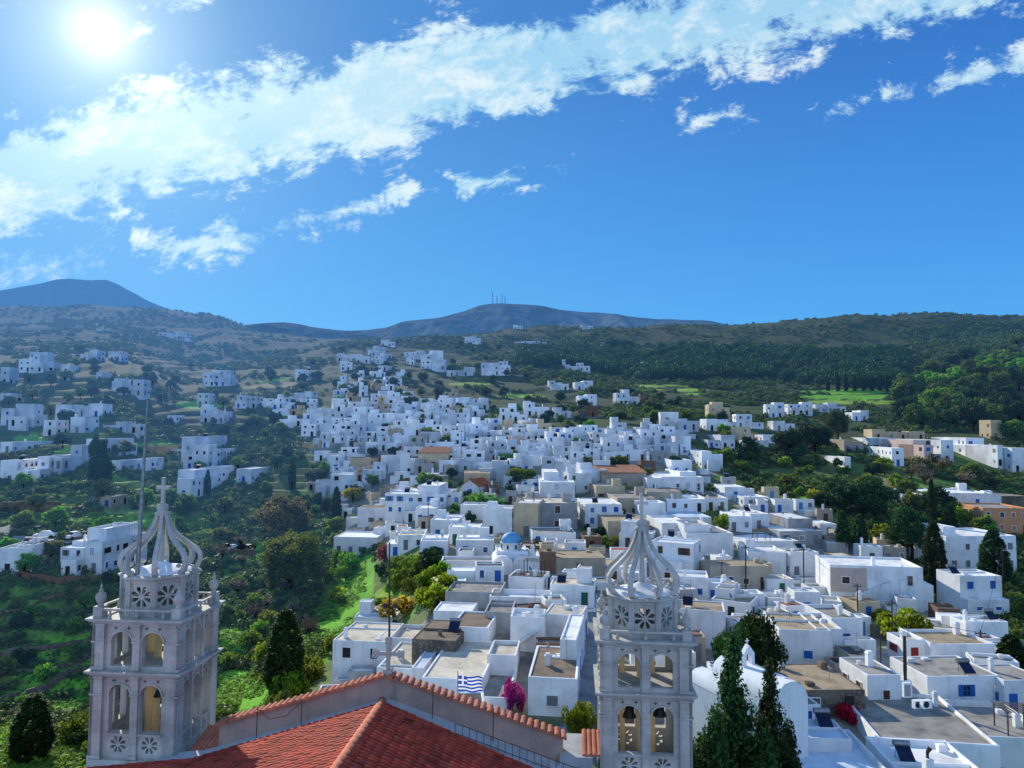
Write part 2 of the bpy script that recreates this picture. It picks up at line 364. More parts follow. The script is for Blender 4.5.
TY = np.exp(np.linspace(math.log(28), math.log(1300), 2600))
def hit(px, py):
    """the point of the ground that lies under a pixel of the survey picture"""
    d = ray(px, py); X = d[0]/d[1]*TY; Z = EYE[2] + d[2]/d[1]*TY
    below = Z < ground(X, TY); k = int(np.argmax(below)) if below.any() else len(TY)-1
    return np.array((X[k], TY[k], float(ground(X[k:k+1], TY[k:k+1])[0])))
def gz(x, y): return float(ground(np.array([x]), np.array([y]))[0])

# bright fields and bare patches: (px, py, half width, half height, degrees, colour)
G1, G2, TAN = (0.14,0.38,0.020), (0.22,0.36,0.034), (0.24,0.22,0.10)
FIELDS = [(355,585,20,34,15,G1),(345,612,30,14,0,G1),(335,628,18,12,0,G1),(130,521,62,7,0,G1),(120,514,34,4,0,G2),(55,520,30,4,0,G1),(45,648,60,7,-8,G1),(70,668,60,7,-10,G1),(45,690,50,8,-12,G1),(75,702,35,5,-10,G1),(20,735,30,10,0,G1),
 (845,392,44,2.2,0,G1),(850,397,54,2.2,0,G1),(853,402,56,2.0,0,G2),(690,390,18,1.5,0,G2),(694,394,16,1.2,0,G1),(655,386,40,1.2,0,G2),(640,390,20,1,0,G2),(905,484,22,4,14,G1),(920,495,12,6,10,G1),(800,502,16,6,0,G1),(790,520,20,5,0,G2),(270,386,34,3,-5,TAN),(278,380,20,2,-6,G2),(150,462,40,2,0,TAN),(160,446,30,4,0,G1),
 (100,452,50,3,0,G1),(240,690,30,20,0,G1),(230,640,22,14,0,G1),(390,598,18,10,0,G2),(700,455,12,3,0,G1),(640,400,20,2,0,G1),(520,396,24,2,0,G2),(820,372,40,2,0,TAN),(945,376,30,2,0,TAN),(200,405,24,4,0,G1),(30,440,18,4,0,G1),(265,552,16,10,0,G1),(470,384,20,2,0,G2)]
HOUSE_PTS = []          # (x, y, radius) of every building, filled as they are placed
VILLAGE = [(340,690),(352,660),(400,645),(445,600),(445,556),(430,545),(352,545),(330,500),(330,470),(300,440),(300,400),(345,350),(400,345),(470,390),(560,405),(640,425),(720,445),(735,470),(700,480),(770,495),(830,520),(830,545),(862,545),(900,555),(925,610),(1024,640),(1024,790),(320,790)]
def in_poly(px, py, poly):
    px = np.asarray(px, float); py = np.asarray(py, float); c = np.zeros(px.shape, bool); n = len(poly)
    for i in range(n):
        (x0, y0), (x1, y1) = poly[i], poly[(i+1) % n]
        if y0 == y1: continue
        c ^= ((y0 > py) != (y1 > py)) & (px < (x1-x0)*(py-y0)/(y1-y0) + x0)
    return c
def field_mask(px, py):
    """which field (index+1) a ground point belongs to, 0 for none"""
    out = np.zeros(np.shape(px), int)
    for k, (cx, cy, rx, ry, an, _) in enumerate(FIELDS):
        c, s = math.cos(R(an)), math.sin(R(an)); dx, dy = px - cx, py - cy; a = dx*c + dy*s; b = -dx*s + dy*c
        out = np.where((a/rx)**2 + (b/ry)**2 < 1, k + 1, out)
    return out
def terrain_mat():
    m, nt, b = nodes('hill_ground'); b.inputs['Roughness'].default_value = 0.95
    vc = nt.nodes.new('ShaderNodeVertexColor'); vc.layer_name = 'Col'
    n1 = noise(nt, 0.9, 6); n2 = noise(nt, 0.12, 6)
    v = math_(nt, 'ADD', math_(nt, 'MULTIPLY', n1, 0.9), math_(nt, 'MULTIPLY', n2, 0.9))
    v = math_(nt, 'MULTIPLY_ADD', v, 1.3, -0.17)
    vv = nt.nodes.new('ShaderNodeCombineColor')
    for i in range(3): L(nt, v, vv.inputs[i])
    c = mixc(nt, 1.0, vc.outputs[0], vv.outputs[0], 'MULTIPLY')
    c = mixc(nt, math_(nt,'MULTIPLY', step(nt, noise(nt, 0.35, 7, rough=0.7), 0.56, 0.68), vc.outputs['Alpha']), c, (0.035,0.043,0.018))
    c = mixc(nt, math_(nt,'MULTIPLY', step(nt, noise(nt, 0.22, 7, rough=0.7), 0.60, 0.72), math_(nt,'MULTIPLY',vc.outputs['Alpha'],0.35)), c, (0.15,0.14,0.07))
    L(nt, c, b.inputs['Base Color']); bump(nt, b, noise(nt, 1.6, 6), 0.6, 0.3); haze_paint(nt, b.outputs[0]); return m
def build_terrain():
    nu, ny = 620, 720
    u = np.linspace(-0.95, 0.95, nu); Yr = np.exp(np.linspace(math.log(14), math.log(1400), ny))
    U, Y = np.meshgrid(u, Yr, indexing='ij'); X = U * Y; Z = ground(X, Y)
    gy, gx = np.gradient(Z, axis=1) / np.gradient(Y, axis=1), 0
    px, py = project(X, Y, Z)
    jx = (fbm(X/6, Y/6, 40, 3) - .5) * 10; jy = (fbm(X/6, Y/6, 50, 3) - .5) * 6 * np.clip(120/Y, .2, 1)
    n1 = fbm(X/25, Y/25, 60, 4)[..., None]; n2 = fbm(X/60, Y/40, 70, 4)[..., None]
    c = np.array((0.065,0.13,0.018)) * (1-n1) + np.array((0.135,0.185,0.036)) * n1
    dry = smooth(.46, .62, n2); c = c * (1-dry*.35) + np.array((0.11,0.115,0.045)) * dry * .35
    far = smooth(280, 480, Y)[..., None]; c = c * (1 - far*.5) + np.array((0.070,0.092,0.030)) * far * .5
    gr = (smooth(.5, .62, fbm(X/18, Y/12, 80, 3)) * smooth(330, 200, Y))[..., None]; c = c * (1-gr*.7) + np.array((0.13,0.29,0.022)) * gr * .7
    # steep terrace risers read as dry stone
    riser = smooth(.9, 1.8, gy)[..., None] * smooth(80, 110, Y)[..., None]; c = c * (1-riser*.7) + np.array((0.13,0.11,0.08)) * riser * .7
    al = np.ones_like(X)
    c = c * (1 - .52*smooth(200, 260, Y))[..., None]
    fm = field_mask(px + jx, py + jy)
    for k, f in enumerate(FIELDS):
        s = fm == k+1; c[s] = np.array(f[5]) * (0.75 + .6*n1[s]); al[s] = .25
    # trodden, paved ground between the houses
    occ = np.zeros_like(X)
    grid = {}
    for hx, hy, hr in HOUSE_PTS: grid.setdefault((int(hx//20), int(hy//20)), []).append((hx, hy, hr))
    for hx, hy, hr in HOUSE_PTS:
        if hy > 420: continue
        s = (np.abs(X-hx) < hr+7) & (np.abs(Y-hy) < hr+7)
        if s.any(): occ[s] = np.maximum(occ[s], smooth(hr+4.5, hr+.5, np.hypot(X[s]-hx, Y[s]-hy)))
    vil = in_poly(px, py, VILLAGE); w = np.where(vil, occ, occ*.2)[..., None]
    c = c * (1-w) + np.array((0.30,0.275,0.235)) * (0.6+.7*n1) * w; al *= 1 - w[..., 0]*.85
    idx = np.arange(nu*ny).reshape(nu, ny)
    q = np.stack([idx[:-1,:-1], idx[1:,:-1], idx[1:,1:], idx[:-1,1:]], -1).reshape(-1, 4)
    col = np.concatenate([c, al[..., None]], -1).reshape(-1, 4)
    me = np_mesh('terrain', np.stack([X, Y, Z], -1).reshape(-1, 3), q, terrain_mat(), col, smooth=True)
    o = link('terrain', me); tag(o, kind='structure'); return o

def mountain(name, sky, Y, depth, base, col, k, seed):
    """a far range: crest follows sky, spurs and gullies run down its near face"""
    cx = [p[0] for p in sky]; cz = [p[1] for p in sky]; n = 260; t = np.linspace(cx[0], cx[-1], n)
    pyc = pchip(cx, cz, t); top = np.array([at(a, b, Y) for a, b in zip(t, pyc)])
    rows = 40; V = []
    for r in range(rows):
        s = r / (rows-1); f = s*2 if s <= .5 else (1-s)*2
        yy = top[:,1] + (s-.5)*2*depth*(1 + .25*(fbm(top[:,0]/400, top[:,0]*0+s*2, seed, 3)-.5))
        gul = (fbm(top[:,0]/(110*k), yy/(300*k), seed+5, 5) - .5) * 190 * k * min(1, (1-f)*2.2)
        z = base + (top[:,2]-base) * f**.85 + gul * (1 if s <= .5 else 0)
        if r == rows//2 - 1: pass
        V.append(np.stack([top[:,0]*(1+(s-.5)*.02), yy, z], -1))
    V = np.array(V); idx = np.arange(rows*n).reshape(rows, n)
    q = np.stack([idx[:-1,:-1], idx[:-1,1:], idx[1:,1:], idx[1:,:-1]], -1).reshape(-1, 4)
    m, nt, b = nodes(name + '_hazed_rock'); m.cycles.emission_sampling = 'NONE'; b.inputs['Roughness'].default_value = 1; b.inputs['Specular IOR Level'].default_value = 0
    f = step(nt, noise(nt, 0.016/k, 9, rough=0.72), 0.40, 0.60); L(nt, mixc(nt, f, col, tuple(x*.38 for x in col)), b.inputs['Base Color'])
    e = nt.nodes.new('ShaderNodeEmission'); e.inputs[0].default_value = (*((0.055,0.19,0.45) if k <= 1 else (0.080,0.26,0.62)), 1)  # the rock's distance blue is painted in as self-glow
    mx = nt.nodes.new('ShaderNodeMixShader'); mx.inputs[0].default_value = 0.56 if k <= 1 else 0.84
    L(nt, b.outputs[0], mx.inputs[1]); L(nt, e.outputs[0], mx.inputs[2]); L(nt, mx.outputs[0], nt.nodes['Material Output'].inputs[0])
    o = link(name, np_mesh(name, V.reshape(-1,3), q, m, smooth=True)); tag(o, kind='structure'); return o
def far_hills():
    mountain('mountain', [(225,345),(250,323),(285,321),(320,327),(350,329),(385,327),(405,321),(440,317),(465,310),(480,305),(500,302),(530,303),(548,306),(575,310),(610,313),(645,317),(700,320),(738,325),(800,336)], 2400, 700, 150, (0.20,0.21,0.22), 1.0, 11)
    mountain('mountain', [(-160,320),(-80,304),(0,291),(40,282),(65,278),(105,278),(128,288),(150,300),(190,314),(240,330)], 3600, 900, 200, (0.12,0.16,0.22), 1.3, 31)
# ------------------------------------------------------------------ the church the viewer hovers behind
PHI = R(5.0); AX = np.array((math.cos(PHI), -math.sin(PHI), 0)); BX = np.array((math.sin(PHI), math.cos(PHI), 0))
P0 = at(388, 672, 28.75)                       # apex of the facade gable
def loc(p): d = np.array(p) - P0; return float(d @ AX), float(d @ BX), float(p[2])
def build_church():
    root = empty('church', (P0[0], P0[1], 0), -PHI)
    tag(root, 'church with red barrel-tile roof and tile-capped gable parapet below the viewpoint', 'church')
    ga = loc(P0)[2]
    gl = loc(plane_hit(222, 720, P0, BX)); gr = loc(plane_hit(563, 733, P0, BX))
    bl = loc(plane_hit(232, 749, P0 - BX*.2, BX)); bm_ = loc(plane_hit(388.5, 697, P0 - BX*.2, BX)); br = loc(plane_hit(556, 752, P0 - BX*.2, BX))
    zr = bm_[2]; sl = (zr - bl[2]) / -bl[0]; sr = (zr - br[2]) / br[0]; s = (sl + sr) / 2
    # nave walls
    w = MB(); hw = 8.3
    w.panel([(-hw, 0), (hw, 0), (hw, zr - s*hw - .5), (0, zr - .45), (-hw, zr - s*hw - .5)], [], -24, .12)
    w.build('nave_wall', M['white'], root)
    g = MB(); g.panel([(gl[0], gl[2]-4.5), (gr[0], gr[2]-4.5), (gr[0], gr[2]-.12), (0, ga-.12), (gl[0], gl[2]-.12)], [], -.2, .22)
    gp = g.build('gable_parapet', M['parapet'], root)
    # rounded cap tiles laid along the parapet
    def cap_run(x0, z0, x1, z1, n):
        t = MB(); L_ = math.hypot(x1-x0, z1-z0); an = math.atan2(z1-z0, x1-x0)
        for i in range(n):
            st = len(t.v); c = (i+.5)/n; wd = L_/n
            prof = []; k = 7
            for j in range(k+1):
                a = math.pi*j/k; prof.append((math.cos(a), math.sin(a)))
            vs = []; r0, r1 = wd*.47, wd*.40; jit = rnd.uniform(-.02, .02)
            for yy, rr in ((-.36+jit, r0), (.36+jit, r1)):
                for cx, sz in prof: vs.append((cx*rr, yy, sz*rr*.95 + rnd.uniform(0,.006)))
            m_ = k+1; fs = [(j, j+1, m_+j+1, m_+j) for j in range(k)] + [tuple(range(k, -1, -1)), tuple(range(m_, 2*m_))]
            t.add(vs, fs)
            t.xform(Matrix.Translation((x0+(x1-x0)*c, 0, z0+(z1-z0)*c - .10)) @ Matrix.Rotation(-an, 4, 'Y') @ Matrix.Rotation(rnd.uniform(-.04,.04), 4, 'Z'), st)
        return t
    cap_run(0.02, ga, gr[0]+.15, gr[2]-.03, 27).build('cap_tile', M['cap_tile'], gp)
    cap_run(gl[0]-.15, gl[2]-.03, -.02, ga, 26).build('cap_tile', M['cap_tile'], gp)
    # pale cement gutter strip behind the parapet
    f = MB(); d0, d1 = -.2, -3.4
    for sx in (-1, 1):
        xs = [0, 7.3*sx, 9.0*sx]; zs = [zr-.02, zr-s*7.3-.02, zr-s*7.3-.02-.12*1.7]
        for i in range(2):
            f.add([(xs[i],d0,zs[i]),(xs[i+1],d0,zs[i+1]),(xs[i+1],d1,zs[i+1]-.05),(xs[i],d1,zs[i]-.05)], [(0,1,2,3) if sx < 0 else (3,2,1,0)])
    f.build('gutter_strip', M['pale'], root)
    # barrel tile roof: real rolls and overlapping courses, one mesh per slope
    def slope(sx):
        pitch = .225; course = .36; x0, x1 = 0.0, 13.6; y1 = -.92 if sx > 0 else -1.02; y0 = -15.0
        ny = int((y1-y0)/pitch); nseg = 7; sl_len = x1/.94; nc = int(sl_len/course)
        V = []; C = []; Q = []
        r = np.random.RandomState(3 + int(sx))
        for j in range(nc):
            for e, (fr, lift) in enumerate(((0, .0), (1.08, .055))):
                pass
        def zprof(x): return zr - .02 - (s*x if x < 7.3 else s*7.3 + .12*(x-7.3))
        ys = np.linspace(y0, y1, ny*nseg+1); ph = (ys-y0)/pitch
        roll = np.abs(np.sin(ph*math.pi))**.75 * .10
        ridx = np.floor(ph-1e-6).astype(int)
        for j in range(nc):
            xa, xb = x1*j/nc, x1*(j+1.10)/nc
            jitter = r.uniform(-.012, .012, ny+1)[np.clip(ridx,0,ny)]; tint = r.uniform(.70, 1.14, ny+1)[np.clip(ridx,0,ny)]
            dark = np.where(r.rand(ny+1)[np.clip(ridx,0,ny)] < .04, .6, 1.0)
            b = len(V)
            for x, lift in ((xa, .028), (xb, .062)):
                for i, y in enumerate(ys): V.append((sx*x, y + (-.135*x if sx > 0 else -.02*x), zprof(x) + .02 + lift + roll[i] + jitter[i]))
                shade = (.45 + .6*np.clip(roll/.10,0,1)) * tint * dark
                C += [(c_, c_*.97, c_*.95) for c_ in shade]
            m_ = len(ys)
            # lower lip of each course
            for i, y in enumerate(ys): V.append((sx*xb, y + (-.135*xb if sx > 0 else -.02*xb), zprof(xb) + .02 + .03 + roll[i]*.86 + jitter[i]))
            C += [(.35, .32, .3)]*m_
            for i in range(m_-1):
                q1 = (b+i, b+m_+i, b+m_+i+1, b+i+1); q2 = (b+m_+i, b+2*m_+i, b+2*m_+i+1, b+m_+i+1)
                Q += [q1, q2] if sx > 0 else [q1[::-1], q2[::-1]]
        me = np_mesh('roof_slope', V, Q, M['tile'], np.array(C)); return me
    for sx in (1, -1): link('roof', slope(sx), root)
    # ridge tiles
    t = MB()
    y = -.75
    while y > -15:
        k = 8; vs = []
        for yy, rr in ((y+.03, .155), (y-.42, .125)):
            for j in range(k+1): a = math.pi*j/k; vs.append((math.cos(a)*rr, yy, zr+.06+math.sin(a)*rr*.9))
        t.add(vs, [(j+1, j, k+1+j, k+2+j) for j in range(k)] + [tuple(range(k+1))], 0, True); y -= .40
    t.build('ridge_tile', M['cap_tile'], root)
    # small cement slab and tiled corner between parapet end and the far belfry
    q = MB(); e = loc(plane_hit(560, 742, P0+BX*.4, BX)); q.box(e[0]+.0, e[0]+1.25, -.5, 1.6, e[2]-1.2, e[2]-.15); q.build('corner_slab', M['pale'], root)
    q = MB()
    for i in range(6):
        st = len(q.v); k = 6
        vs = [(math.cos(math.pi*j/k)*.10, yy, math.sin(math.pi*j/k)*.09 + zz) for yy, zz in ((-.75,-.16),(.75,.16)) for j in range(k+1)]
        q.add(vs, [(j+1, j, k+1+j, k+2+j) for j in range(k)] + [tuple(range(k+1))]); q.xform(Matrix.Translation((e[0]+.95+i*.19, .4, e[2]+.0)), st)
    q.build('corner_roof', M['cap_tile'], root)
    q = MB(); e2 = loc(plane_hit(214, 745, P0+BX*.3, BX)); q.box(e2[0]-.9, e2[0]+.35, -.9, 1.6, e2[2]-2, e2[2]-.35); q.build('corner_slab', M['pale'], root)
    q = MB()
    for i in range(5):
        st = len(q.v); k = 6
        vs = [(math.cos(math.pi*j/k)*.10, yy, math.sin(math.pi*j/k)*.09 + zz) for yy, zz in ((-.7,-.2),(.7,.2)) for j in range(k+1)]
        q.add(vs, [(j+1, j, k+1+j, k+2+j) for j in range(k)] + [tuple(range(k+1))]); q.xform(Matrix.Translation((e2[0]-.75+i*.19, .7, e2[2]+.05)), st)
    q.build('corner_roof', M['cap_tile'], root)
    # thin guard rail along the gutter, with upright iron stakes
    rl = MB(); pts = []
    for i in range(20):
        x = 2.9 + i*.27; z = zr - s*min(x,7.3) - .12*max(0, x-7.3) + .0
        rl.tube([(x,-1.15,z-.05),(x,-1.15,z+.42)], .012, 5); pts.append((x,-1.15,z+.42))
    rl.tube(pts, .014, 5); rl.tube([(a,b,c-.36) for a,b,c in pts], .014, 5)
    rl.build('guard_rail', M['rust'], root)
    for x, h in ((1.9, 1.05), (4.25, 1.2), (-5.1, 1.15), (-3.3, .9)):
        z = zr - s*abs(x); k = MB().tube([(x,-.5,z-.1),(x+.02,-.5,z+h)], .018, 5); k.build('iron_stake', M['rust'], root)
    z1 = zr-s*5.1+1.1; z2 = zr-s*3.3+.85
    MB().tube([(-5.1,-.5,z1),(-4.6,-.5,(z1*.7+z2*.3)-.5),(-3.9,-.5,(z1*.35+z2*.65)-.45),(-3.3,-.5,z2)], .012, 5).build('slack_cable', M['rust'], root)
    # stone cross standing on the gable apex
    c = empty('stone_cross', tuple(P0 + np.array((0,0,.02))), -PHI)
    tag(c, 'weathered stone cross with rounded tips on the apex of the tiled gable', 'cross')
    m = MB(); m.box(-.17,.17,-.15,.15,-.35,.12); m.build('pedestal', M['marble'], c)
    m = MB(); m.box(-.075,.075,-.06,.06,.121,1.12); m.box(-.45,-.076,-.06,.06,.62,.77); m.box(.076,.45,-.06,.06,.62,.77)
    for x, z in ((-.5,.695),(.5,.695),(0,1.19)):
        for ox, oz in ((0,0),(.07,.07),(-.07,.07),(.07,-.07),(-.07,-.07)):
            st = len(m.v); m.lathe([(.02,-.085),(.07,-.06),(.085,0),(.07,.06),(.02,.085)], 8, c=(x+ox*.9, 0, z+oz*.9))
    m.build('cross', M['marble'], c)
    # tall mast behind the cross
    p = P0 - AX*.08 + BX*.42; a = empty('antenna_mast', (p[0], p[1], ga-2.2), 0); tag(a, 'tall thin rusty mast standing behind the stone gable cross', 'mast')
    m = MB(); m.tube([(0,0,0),(0,0,3.6),(-.05,0,7.2)], [.055,.045,.03], 6); m.build('pole', M['rust'], a)
    m = MB(); m.tube([(-.22,0,4.6),(.22,0,4.6)], .018, 5); m.lathe([(.02,4.6),(.10,4.62),(.12,4.72),(.02,4.78)], 8, c=(-.2,0,0)); m.lathe([(.02,4.6),(.10,4.62),(.12,4.72),(.02,4.78)], 8, c=(.2,0,0)); m.build('floodlight_bracket', M['rust'], a)
    return root

def circle(cx, cz, r, n=14, a0=0.0): return [(cx + r*math.cos(a0+2*math.pi*i/n), cz + r*math.sin(a0+2*math.pi*i/n)) for i in range(n)]
def arch(cx, w, z0, z1, n=12):
    r = w/2; zs = z1 - r
    return [(cx-r, z0), (cx+r, z0)] + [(cx + r*math.cos(math.pi*i/n), zs + r*math.sin(math.pi*i/n)) for i in range(n+1)]
def quatrefoil(cx, cz, r):
    return [(cx + r*(.72+.38*math.cos(4*a))*math.cos(a), cz + r*(.72+.38*math.cos(4*a))*math.sin(a)) for a in [2*math.pi*i/24 for i in range(24)]]
def rosette(cx, cz, r, k=8):
    hs = []
    for i in range(k):
        a = 2*math.pi*(i+.5)/k; ca, sa = math.cos(a), math.sin(a); pts = []
        for u, w in ((.22,.02),(.5,.14),(.80,.20),(.92,.11),(.97,0),(.92,-.11),(.80,-.20),(.5,-.14),(.22,-.02)):
            pts.append((cx + r*(u*ca - w*sa), cz + r*(u*sa + w*ca)))
        hs.append(pts)
    return hs

def build_tower(px_l, px_r, Y, sc, name_label, z_top, cross_drop, crown=1.0):
    """belfry: near face between two columns of the survey picture, upper cornice top at z_top; sc scales heights"""
    W = 3.62 * sc; D = 3.1 * sc
    c = at(px_r, 640, Y); c0 = np.array((c[0], c[1])) - AX[:2]*W/2 + BX[:2]*D/2
    T = empty('belfry', (c0[0], c0[1], z_top), -PHI); tag(T, name_label, 'bell tower')
    T.scale = (sc,)*3; W, D = 3.62, 3.1
    mar = M['marble']
    zu0, zu1 = -2.08, 0.0          # upper storey
    zl0 = -5.55
    def storey(z0, z1, base):
        m = MB(); h = z1 - z0 - .22
        for side in range(4):
            wid = W if side % 2 == 0 else D; off = (D if side % 2 == 0 else W)/2
            Mx = Matrix.Rotation(math.pi/2*side, 4, 'Z') @ Matrix.Translation((0, -off, 0))
            holes = []
            bays = [-.66, .66] if side % 2 == 0 else [-.78, 0, .78]; aw = .90 if side % 2 == 0 else .50
            ab = z0 + (base and 1.02 or .16); at_ = z1 - .56
            for b in bays:
                holes.append(arch(b, aw, ab, at_))
                for dx in ((-.27, .27) if side % 2 == 0 else (0,)): holes.append(quatrefoil(b+dx, z1-.42, .085))
                if base:
                    holes += rosette(b, z0+.55, .36 if side % 2 == 0 else .24)
            m.panel([(-wid/2+.02, z0), (wid/2-.02, z0), (wid/2-.02, z1-.22), (-wid/2+.02, z1-.22)], holes, .10, .34, Mx)
            # corner and middle pilasters, imposts, archivolts
            st = len(m.v)
            pil = [(-wid/2-.03, -wid/2+.46), (wid/2-.46, wid/2+.03)] + ([(-.15, .15)] if side % 2 == 0 else [(-.46,-.32),(.32,.46)])
            for i, (a, b) in enumerate(pil):
                y0 = -.03 if i < 2 else .0
                m.box(a, b, y0 + side*.004, .099, z0, z1-.22)
                m.box(a-.035, b+.035, y0-.04 + side*.003, .092, at_-.42, at_-.35)
                m.box(a-.03, b+.03, y0-.035 + side*.003, .09, z0+.03, z0+.15)
                m.box(a-.05, b+.05, y0-.05 + side*.003, .091, z1-.30, z1-.221)
            for b in bays:
                r = aw/2; n = 14; zs = at_-r; ro = r+.07
                out = [(b+ro*math.cos(math.pi*i/n), zs+ro*math.sin(math.pi*i/n)) for i in range(n+1)]; inn = [(b+(r+.003)*math.cos(math.pi*i/n), zs+(r+.003)*math.sin(math.pi*i/n)) for i in range(n, -1, -1)]
                m.panel(out + inn, [], .05, .098)
            if base:
                for b in bays: m.box(b-aw/2-.06, b+aw/2+.06, .02, .098, z0+.93, z0+1.01)
            m.xform(Mx, st)
        return m
    def cornice(z, e, parts=((.00,.08),(.09,.07),(.17,.07))):
        m = MB(); zz = z - .22
        for k, (o, h) in enumerate(parts):
            m.box(-W/2-.05-o*e, W/2+.05+o*e, -D/2-.05-o*e, D/2+.05+o*e, zz, zz+h+.001); zz += h + .0015
        return m
    storey(zl0, zu0, True).build('lower_storey', mar, T)
    storey(zu0, zu1, False).build('upper_storey', mar, T)
    cornice(zu0, 1.0).build('cornice', mar, T); cornice(zu1, 1.1).build('cornice', mar, T)
    m = MB(); m.box(-W/2, W/2, -D/2, D/2, -z_top/sc, zl0-.001); m.box(-W/2-.06, W/2+.06, -D/2-.06, D/2+.06, zl0-.30, zl0-.002); m.build('shaft', mar, T)
    # inner piers, warm bounced sunlight painted into their cream colour
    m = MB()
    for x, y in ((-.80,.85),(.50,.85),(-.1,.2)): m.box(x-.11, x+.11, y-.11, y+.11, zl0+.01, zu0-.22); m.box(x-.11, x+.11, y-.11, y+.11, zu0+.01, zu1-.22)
    m.build('inner_pier', M['painted_sun_marble'], T)
    # parapet with urns
    m = MB(); ez = .005; hw, hd = W/2+.02, D/2+.02
    for s_ in (-1, 1):
        m.box(-hw+.36, hw-.36, s_*hd-.06, s_*hd+.06, .30, .38); m.box(s_*hw-.06, s_*hw+.06, -hd+.36, hd-.36, .30, .38)
        for k in range(3):
            t_ = -hw+.7 + (2*hw-1.4)*k/2; m.lathe([(.05,ez),(.085,.10),(.04,.2),(.06,.299)], 6, c=(t_, s_*hd, 0))
        for k in range(3):
            t_ = -hd+.7 + (2*hd-1.4)*k/2; m.lathe([(.05,ez),(.085,.10),(.04,.2),(.06,.299)], 6, c=(s_*hw, t_, 0))
    m.build('balustrade', mar, T)
    for sx in (-1, 1):
        for sy in (-1, 1):
            m = MB(); cx, cy = sx*(hw-.17), sy*(hd-.17)
            m.box(cx-.19, cx+.19, cy-.19, cy+.19, ez, .44)
            m.lathe([(.12,.441),(.13,.47),(.08,.52),(.17,.62),(.21,.76),(.20,.86),(.13,.95),(.06,1.0),(.10,1.04),(.06,1.10),(.03,1.17),(.055,1.22),(.02,1.30),(.008,1.36)], 14, c=(cx,cy,0)); m.build('urn', mar, T)
    # eight-sided drum with pierced rosettes
    ra = 1.36; h0, h1 = ez, 1.62; m = MB(); sl = 2*ra*math.tan(math.pi/8)
    for k in range(8):
        Mx = Matrix.Rotation(math.pi/4*k, 4, 'Z') @ Matrix.Translation((0, -ra, 0))
        m.panel([(-sl/2+.0, h0), (sl/2, h0), (sl/2, h1-.16), (-sl/2, h1-.16)], rosette(0, .80, .46), .06, .2, Mx)
        st = len(m.v); m.box(-sl/2-.07, -sl/2+.12, -.035, .08, h0, h1-.161); m.box(sl/2-.12, sl/2+.07, -.03, .081, h0, h1-.162); m.box(-sl/2+.121, sl/2-.121, .0, .059, h0, .22); m.box(-sl/2+.121, sl/2-.121, .01, .058, 1.36, h1-.163)
        m.xform(Mx, st)
    m.build('drum', mar, T)
    rv = ra/math.cos(math.pi/8); m = MB()
    m.lathe([(rv+.04,h1-.159),(rv+.14,h1-.10),(rv+.16,h1-.04),(rv+.06,h1)], 8, a0=math.pi/8, smooth=False); m.build('drum_cornice', mar, T)
    m = MB(); m.lathe([(ra-.10,h1+.003),(ra-.12,h1+.03),(1.0,h1+.11),(.55,h1+.20),(.34,h1+.29),(.18,h1+.40)], 24); m.build('dome', M['white'], T)
    m = MB(); m.lathe([(.13,h1+.38),(.11,h1+1.4),(.10,h1+2.6*crown)], 12); m.build('column', mar, T)
    # onion of eight curved ribs
    prof = [(1.27,.0),(1.46,.18),(1.56,.44),(1.54,.72),(1.36,.99),(1.05,1.26),(.75,1.52),(.53,1.80),(.38,2.10),(.28,2.38),(.21,2.62)]
    prof = [(a_, b_*crown) for a_, b_ in prof]
    for k in range(8):
        a = math.pi/4*k + math.pi/8; m = MB(); vs = []; n = len(prof)
        for i, (r_, z) in enumerate(prof):
            a_, b_ = prof[max(i-1,0)], prof[min(i+1,n-1)]; tx, tz = b_[0]-a_[0], b_[1]-a_[1]; l_ = math.hypot(tx,tz); nx, nz = tz/l_, -tx/l_
            wd = .10 - .035*i/(n-1); th = .10 - .04*i/(n-1)
            for sgn_t, sgn_n in ((-1,-1),(1,-1),(1,1),(-1,1)):
                rr = r_ + nx*th*sgn_n; vs.append((rr*math.cos(a) - sgn_t*wd*math.sin(a), rr*math.sin(a) + sgn_t*wd*math.cos(a), h1 + z + nz*th*sgn_n))
        fs = [(i*4+j, i*4+(j+1)%4, (i+1)*4+(j+1)%4, (i+1)*4+j) for i in range(n-1) for j in range(4)] + [(3,2,1,0), tuple(range((n-1)*4, n*4))]
        m.add(vs, fs); m.lathe([(.02,-.09),(.09,-.05),(.11,.0),(.09,.05),(.02,.09)], 8, c=(1.14*math.cos(a),1.14*math.sin(a),h1+.30)); m.build('rib', mar, T)
    m = MB(); m.lathe([(q_, z_-2.62*(1-crown)) for q_, z_ in [(.20,h1+2.55),(.30,h1+2.62),(.31,h1+2.70),(.20,h1+2.76),(.22,h1+2.84),(.26,h1+2.92),(.22,h1+3.02),(.10,h1+3.08)]], 16); m.build('collar', mar, T)
    m = MB(); z = h1+3.07-cross_drop-2.62*(1-crown); m.box(-.07,.07,-.06,.06,z,z+1.12); m.box(-.30,-.071,-.06,.06,z+.62,z+.76); m.box(.071,.30,-.06,.06,z+.62,z+.76); m.build('cross', mar, T)
    return T
def build_bell(p, s, label):
    b = empty('bell', p); tag(b, label, 'bell', 'bells hanging inside the belfry arches')
    MB().lathe([(.30*s,0),(.27*s,.06*s),(.20*s,.22*s),(.17*s,.38*s),(.10*s,.46*s),(.03*s,.48*s)], 14).build('bell_body', M['bronze'], b)
    m = MB(); m.tube([(0,0,.47*s),(0,0,.75*s)], .03*s, 6); m.tube([(-.45*s,0,.72*s),(.45*s,0,.72*s)], .05*s, 6); m.build('yoke', M['wood'], b)
